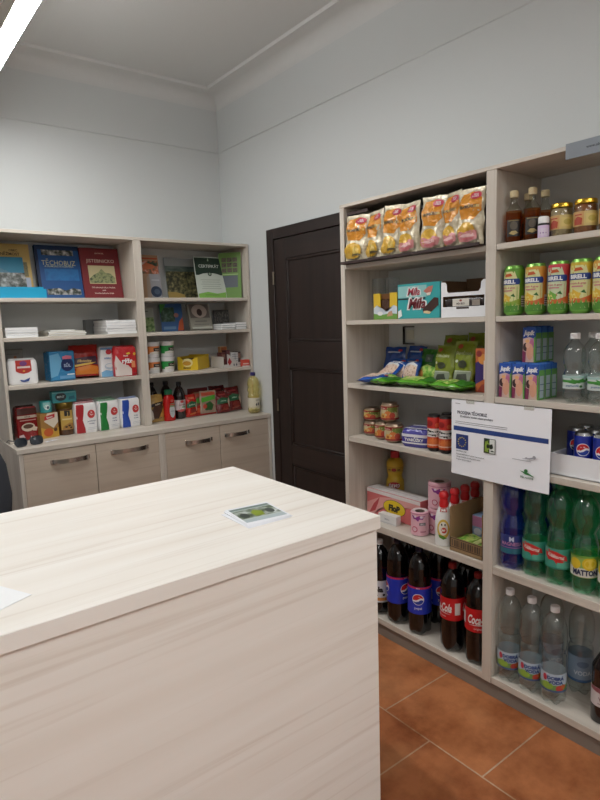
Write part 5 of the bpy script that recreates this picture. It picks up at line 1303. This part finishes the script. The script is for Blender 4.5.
bk = book('book', 'grey book with a round picture, leaning on the second shelf', 'book', None, .150, .172, .022, CARD((150, 148, 136)), [('r', -.066, .075, .066, .165, C(104, 96, 92)), ('e', 0, .12, .052, .044, C(186, 170, 160)), ('e', 0, .112, .018, .024, C(60, 40, 40)), ('r', -.04, .05, .04, .056, C(104, 104, 98)), ('r', -.05, .03, .05, .034, C(112, 110, 104)), ('r', -.066, .004, .066, .016, C(186, 188, 176))])
put(bk, 1.798, 3.345, H2, -3, -20)
pile(1.938, 3.325, H2, 3, .105, .16, .0125, CARD((120, 132, 136)), lambda i: 'grey leaflet pile on the second shelf, left one, '+ordn(i, 3), 'grey leaflets, left pile', .003, 'leaflet', 'leaflet_bundle', [('r', -.05, -.07, .05, .07, PHOTO('grey_cover', [(84, 100, 96), (130, 140, 140), (170, 176, 176)], 24))])
pile(2.034, 3.325, H2, 3, .078, .16, .0145, CARD((124, 134, 142)), lambda i: 'grey leaflet pile on the second shelf, right end, '+ordn(i, 3), 'grey leaflets, right pile', .002, 'leaflet', 'leaflet_bundle', [('r', -.04, -.07, .04, .07, PHOTO('grey_cover2', [(100, 112, 120), (140, 150, 160), (176, 182, 186)], 24))])
s = sheet('postcard', 'dark postcard leaning at the back right corner of the second shelf', 'postcard', None, .105, .130, .002, CARD((60, 58, 54)), [('r', -.048, .01, .048, .12, PHOTO('dark_cards', [(20, 20, 20), (70, 66, 60), (120, 116, 106)], 60, .4, (3, 1, 1)))])
put(s, 2.012, 3.455, H2+.0, -20, -10)
# ---- third row
def instant(label, col):
    r = empty('instant_cup', label, 'cup', 'instant meal cups')
    b = MB(); b.lathe([(.034, 0), (.036, .002), (.0405, .084), (.043, .088), (.043, .091)], PW, 28); b.art([('r', -.075, .020, .075, .066, C(col)), ('r', -.018, .036, .03, .056, C(44, 34, 30)), ('t', 'Vitana', .006, .046, .009, C(226, 214, 200), .04), ('p', [(-.04, .02), (.02, .02), (.035, .032), (-.01, .036), (-.04, .03)], C(226, 224, 216))], lambda s, t: (((.036+.0535*t+.0002)*math.sin(s/.038), -(.036+.0535*t+.0002)*math.cos(s/.038), t), (math.sin(s/.038), -math.cos(s/.038), 0)), .0008, .008); b.build('cup_body', r, 50)
    b = MB(); b.lathe([(0, .0912), (.0425, .0912), (.0425, .0924), (0, .0928)], ALU, 28); b.build('lid_foil', r); return r
OR_ = (222, 132, 66); GN_ = (44, 150, 70)
for x, z, col, lab in ((1.450, 0, OR_, 'orange instant meal cup, lower one of the stack by the upright'), (1.450, .0932, OR_, 'orange instant meal cup on top of the other orange one'), (1.544, 0, GN_, 'green instant meal cup, lower one of the stack'), (1.544, .0932, GN_, 'green instant meal cup on top of the other green one')):
    put(instant(lab, col), x, 3.318, H3+z, 14 if z else 6)
r = empty('display_box', 'low yellow display box with cut sides, third shelf right half', 'box')
YB = CARD((226, 190, 40)); w, d = .135, .19
b = MB()
b.prism([(-w/2, 0), (w/2, 0), (w/2, .080), (w/2-.02, .078), (w/2-.04, .060), (-w/2+.04, .060), (-w/2+.02, .078), (-w/2, .082)], -d/2, -d/2+.002, YB)
b.box(-w/2, -w/2+.002, -d/2, d/2, 0, .082, YB, .0003); b.box(w/2-.002, w/2, -d/2, d/2, 0, .080, YB, .0003); b.box(-w/2, w/2, d/2-.002, d/2, 0, .088, YB, .0003); b.box(-w/2, w/2, -d/2, d/2, 0, .002, YB, .0003)
b.art([('e', -.0, .046, .034, .026, C(236, 224, 160)), ('e', -.005, .042, .028, .014, C(206, 150, 50)), ('t', 'MAGGI', -.005, .014, .011, C(60, 40, 30), .05, .04)], flat(-d/2), .0005)
b.build('box_body', r); put(r, 1.745, 3.372, H3, -50)
for i in range(5):
    o = carton('stock_cube_pack', 'yellow-lidded small pack inside the yellow display box, %s' % ('frontmost', 'second from the front', 'middle one', 'second from the back', 'rearmost')[i], 'packet', 'small packs in the yellow box', .122, .030, .062, CARD((176, 140, 44)), [('r', -.055, .03, .055, .06, C(206, 180, 80))], [('r', -.055, -.011, .055, .011, C(120, 90, 40))])
    a = math.radians(-50); yy = -.075+.034*i
    put(o, 1.745-yy*math.sin(a), 3.372+yy*math.cos(a), H3+.0024, -50)
r = empty('spice_tray', 'white carton tray with a red diamond on its side, third shelf', 'tray')
TW = CARD((206, 202, 196)); w, d = .175, .14
b = MB()
b.prism([(-w/2, 0), (w/2, 0), (w/2, .03), (.03, .03), (-.05, .085), (-.055, .085)][:5]+[(-w/2+.03, .085), (-w/2+.03, .02), (-w/2, .02)], -d/2, -d/2+.002, TW)
b.box(-w/2, -w/2+.002, -d/2, d/2, 0, .07, TW, .0003); b.box(w/2-.002, w/2, -d/2, d/2, 0, .05, TW, .0003); b.box(-w/2, w/2, d/2-.002, d/2, 0, .085, TW, .0003); b.box(-w/2, w/2, -d/2, d/2, 0, .002, TW, .0003)
b.art([('p', [(-.04, .012), (-.022, .034), (-.04, .062), (-.056, .034)], C(176, 44, 48)), ('r', -.01, .008, .0, .022, C(110, 110, 116)), ('r', .04, .008, .05, .022, C(150, 150, 150)), ('e', .015, .015, .006, .008, C(90, 90, 96))], flat(-d/2), .0005)
b.build('tray_body', r); put(r, 1.972, 3.33, H3, 6)
for i, (x, col, lab) in enumerate(((-.045, (110, 54, 50), 'brown-red'), (-.01, (96, 50, 56), 'dark red'), (.07, (80, 60, 56), 'dark brown'))):
    o = carton('spice_pack', '%s small packet standing in the white carton tray' % lab, 'spice', 'small packets in the white tray', .030, .05, .092 if i != 1 else .105, CARD(col), [('r', -.012, .05, .012, .08, C(150, 110, 96))]); put(o, 1.972+x, 3.335, H3+.0024, 6)
o = carton('spice_pack', 'white small packet with grey lines standing in the white carton tray', 'spice', 'small packets in the white tray', .052, .04, .088, CARD((216, 216, 216)), [('r', -.024, .02+i*.014, .024, .0225+i*.014, C(130, 130, 134)) for i in range(5)]+[('r', -.002, .014, .002, .084, C(120, 120, 126))]); put(o, 1.972+.034, 3.32, H3+.0024, 6)
o = carton('spice_pack', 'orange-topped small packet sticking up from the white carton tray', 'spice', 'small packets in the white tray', .052, .03, .128, CARD((206, 150, 96)), [('r', -.020, .098, .020, .122, C(176, 96, 50)), ('r', -.024, .0, .024, .09, C(84, 60, 54))]); put(o, 1.972-.012, 3.375, H3+.0024, 6)
o = carton('red_pack', 'small red and white pack leaning at the right end of the third shelf', 'packet', None, .052, .03, .044, CARD((206, 74, 56)), [('r', -.02, .014, .02, .022, C(226, 190, 180)), ('r', -.026, 0, .026, .006, C(222, 216, 210))]); put(o, 2.047, 3.244, H3, -10)
# ---- bottom row on the worktop
put(fpouch('pasta_bag', 'gold and brown bag at the left end of the right half, on the worktop', 'bag', .095, .165, .045, (176, 140, 76), [
    ('p', [(-.04, .02), (.02, .02), (.04, .06), (.03, .11), (-.02, .1), (-.04, .07)], C(70, 44, 30)), ('p', [(.0, .02), (.04, .03), (.042, .09), (.015, .05)], C(196, 140, 60)), ('p', [(-.038, .09), (.036, .106), (.036, .122), (-.038, .108)], C(40, 34, 32)), ('t', 'Kakao', 0, .106, .010, C(220, 206, 180), .06, .03, .2, .2), ('p', [(-.045, .01), (-.03, .02), (-.036, .06), (-.046, .09)], C(222, 214, 200))], 71), 1.446, 3.300, H0+.002, 6, -5)
r = empty('ketchup_bottle', 'red ketchup bottle with a green cap, on the worktop', 'bottle')
KR = M('ketchup_red', (178, 28, 26), .25)
b = MB(); pr = smooth_prof([(.92, 0), (1, .008), (1, .05), (.97, .11), (.86, .142), (.6, .158), (.5, .164)]); b.lathe([(0, 0)]+pr+[(0, .164)], KR, 32, sq=(.036, .026, 2.6)); b.build('bottle_body', r, 50)
b = MB(); b.lathe([(.025, .160), (.025, .186), (.022, .189), (0, .189)], M('green_cap', (26, 92, 60), .35), 24, sq=(1, .85, 2.2)); b.build('cap', r)
def ks(s, t): return ((s, -.0262*max(.2, 1-min(1, abs(s/.037))**2.6)**(1/2.6), t), (0, -1, 0))
b = MB(); b.art([('e', .006, .062, .020, .042, C(200, 206, 208)), ('p', [(-.012, .085), (.024, .085), (.020, .108), (-.008, .106)], C(130, 150, 110)), ('r', -.008, .096, .02, .102, C(210, 70, 60)), ('t', 'KEČUP', .006, .06, .007, C(120, 130, 140), .026), ('e', .004, .122, .01, .008, C(206, 90, 80))], ks, .0012, .006); b.build('label', r)
put(r, 1.524, 3.296, H0, 8)
soyl = [('r', -.02, .085, .02, .090, C(150, 90, 90)), ('p', [(-.03, .05), (-.01, .045), (.02, .05), (.03, .06), (0, .062), (-.03, .058)], C(196, 90, 90)), ('e', .0, .108, .012, .008, C(196, 70, 70)), ('e', .01, .074, .014, .006, C(110, 150, 110))]
def syrup(label, cap):
    return bottle('syrup_bottle', label, 'bottle', 'dark bottles on the worktop', [(.028, 0), (.036, .006), (.037, .02), (.037, .13), (.034, .155), (.024, .185), (.014, .20), (.0135, .214)], M('dark_syrup', (22, 12, 12), .08, 0, .6), (.0155, .205, .228, cap), (.0373, .055, .118, C(214, 204, 204), soyl))
put(syrup('dark syrup bottle with a white label right of the ketchup', M('cap_black', (26, 24, 26), .4)), 1.607, 3.322, H0, 0)
put(syrup('dark bottle in the back row behind the gold bag', M('cap_dark', (36, 26, 28), .4)), 1.475, 3.43, H0, 0)
put(syrup('dark bottle in the back row behind the ketchup', M('cap_dark', (36, 26, 28), .4)), 1.575, 3.44, H0, 20)
RP = (196, 44, 34)
def redbag(label, w, h, seed, col=RP, dark=False):
    return pouch('sauce_bag', label, 'sauce', 'red sauce bags on the worktop', w, h, .046, FOIL(col), [
        ('p', [(-.44*w, .40*h), (.3*w, .42*h), (.42*w, .62*h), (-.1*w, .70*h), (-.44*w, .60*h)], C(24, 92, 58)), ('t', 'gulášová', -.05*w, .54*h, .009, C(206, 226, 206), .6*w, .02, .15), ('p', [(-.3*w, .78*h), (.2*w, .8*h), (.2*w, .88*h), (-.3*w, .87*h)], C(206, 110, 80) if not dark else C(150, 50, 50)),
        ('e', .0, .26*h, .26*w, .12*h, C(130, 30, 24)), ('p', [(.3*w, .2*h), (.42*w, .5*h), (.36*w, .7*h), (.25*w, .5*h)], C(206, 180, 160)), ('p', [(-.3*w, .08*h), (.1*w, .1*h), (.3*w, .16*h), (.1*w, .2*h), (-.3*w, .14*h)], C(222, 110, 50) if not dark else C(150, 60, 44))], None, seed, True, .006)
put(redbag('red and green sauce bag right of the dark syrup bottle', .080, .140, 81), 1.6815, 3.312, H0+.003, 6, -6)
r = empty('packet_box', 'red open carton holding a green-labelled packet, middle of the worktop row', 'box')
w, d = .145, .11; RB = CARD((192, 40, 32))
b = MB(); b.box(-w/2, w/2, -d/2, -d/2+.002, 0, .062, RB, .0003); b.box(-w/2, -w/2+.002, -d/2, d/2, 0, .13, RB, .0003); b.box(w/2-.002, w/2, -d/2, d/2, 0, .13, RB, .0003); b.box(-w/2, w/2, d/2-.002, d/2, 0, .165, CARD((110, 24, 26)), .0003); b.box(-w/2, w/2, -d/2, d/2, 0, .002, RB, .0003)
b.art([('r', -.068, .02, -.04, .05, C(222, 96, 60))], flat(-d/2), .0004); b.build('box_body', r); put(r, 1.790, 3.375, H0, 0)
def gp(label, seed, col=(176, 150, 132)):
    return pouch('soup_bag', label, 'soup', 'soup packets in the red carton', .118, .142, .016, FOIL(col), [('r', -.05, .112, .05, .132, C(196, 84, 60)), ('p', [(-.05, .07), (.05, .085), (.05, .112), (-.05, .1)], C(88, 176, 60)), ('p', [(-.03, .02), (.02, .016), (.035, .05), (.01, .075), (-.025, .06)], C(44, 90, 40)), ('e', -.03, .045, .014, .014, C(196, 70, 50))], None, seed, False, .003)
put(gp('green and grey soup packet hanging in front of the red carton', 91), 1.800, 3.309, H0+.013, 3, -3)
put(gp('soup packet inside the red carton, front one', 92, (150, 110, 90)), 1.785, 3.345, H0+.006, 0, -4)
put(gp('soup packet inside the red carton, back one', 93, (130, 60, 50)), 1.785, 3.385, H0+.006, 0, -4)
DRD = (106, 26, 30)
put(redbag('dark red bag with green badge, left of the last pair on the worktop', .105, .140, 82, DRD, True), 1.908, 3.305, H0+.002, 4, -12)
put(redbag('dark red bag with green badge, next to the oil bottle', .125, .160, 83, DRD, True), 2.006, 3.325, H0+.002, 10, -14)
put(redbag('dark red bag in the back row behind the last pair', .12, .165, 84, (84, 22, 26), True), 1.945, 3.43, H0+.002, 0, -10)
# oil bottle at the end of the worktop
OB = [(.026, 0), (.037, .008), (.039, .02), (.038, .10), (.039, .115), (.033, .128), (.038, .140), (.039, .155), (.033, .166), (.038, .178), (.039, .195), (.030, .222), (.017, .236), (.0145, .244)]
r = bottle('oil_bottle', 'bottle of yellow oil with a dark blue cap, right end of the worktop', 'bottle', None, OB, OILM, (.0160, .240, .262, M('cap_darkblue', (38, 34, 96), .4)),
    (.0388, .028, .100, C(222, 216, 196), [('p', [(.005, .03), (.04, .03), (.04, .085), (.02, .09), (.01, .06)], C(206, 160, 70)), ('e', .02, .055, .010, .010, C(90, 60, 40)), ('e', -.012, .06, .006, .010, C(60, 50, 60)), ('e', -.026, .058, .005, .008, C(60, 50, 60)), ('r', -.03, .082, .0, .09, C(176, 170, 150))]))
put(r, 2.042, 3.150, H0, 30)

# ================================================================== on the counter
LFP = PHOTO('leaflet_photo', [(34, 42, 34), (84, 100, 76), (150, 160, 150), (214, 220, 220)], 30)
for i in range(4):
    o = MB(); o.box(-.066, .066, -.072, .072, 0, .0011, PAPER, .0002)
    if i == 3:
        o.art([('r', -.060, -.060, .060, .062, C(196, 208, 204)), ('r', -.060, -.030, .060, .040, LFP), ('p', [(-.015, -.025), (.012, -.025), (.018, .01), (.0, .03), (-.016, .01)], C(140, 160, 40)), ('e', -.04, -.005, .012, .02, C(56, 66, 60)), ('e', .038, .0, .012, .02, C(60, 70, 66)), ('r', -.060, .045, .060, .060, C(120, 140, 136)), ('r', -.060, -.060, .060, -.040, C(186, 200, 206))], topz(.0011), .0002, .2)
    put(tag(o.build('leaflet'), ('white leaflet at the bottom of the small pile on the counter', 'white leaflet second from the bottom of the pile on the counter', 'white leaflet third from the bottom of the pile on the counter', 'leaflet with a landscape photo on top of the pile on the counter')[i], 'leaflet', 'leaflets on the counter'), .848-.004*(3-i)+(.006 if i == 1 else 0), 1.314-.003*(3-i), .9201+i*.0013, -7+(3-i)*2.0)
b = MB(); b.box(-.1485, .1485, -.105, .105, 0, .0006, M('bright_paper', (244, 246, 248), .6), .0001)
put(tag(b.build('paper_sheet'), 'blank white sheet of paper lying on the counter at the left edge of the photo', 'paper'), .0645, 1.2425, .9202, 25)
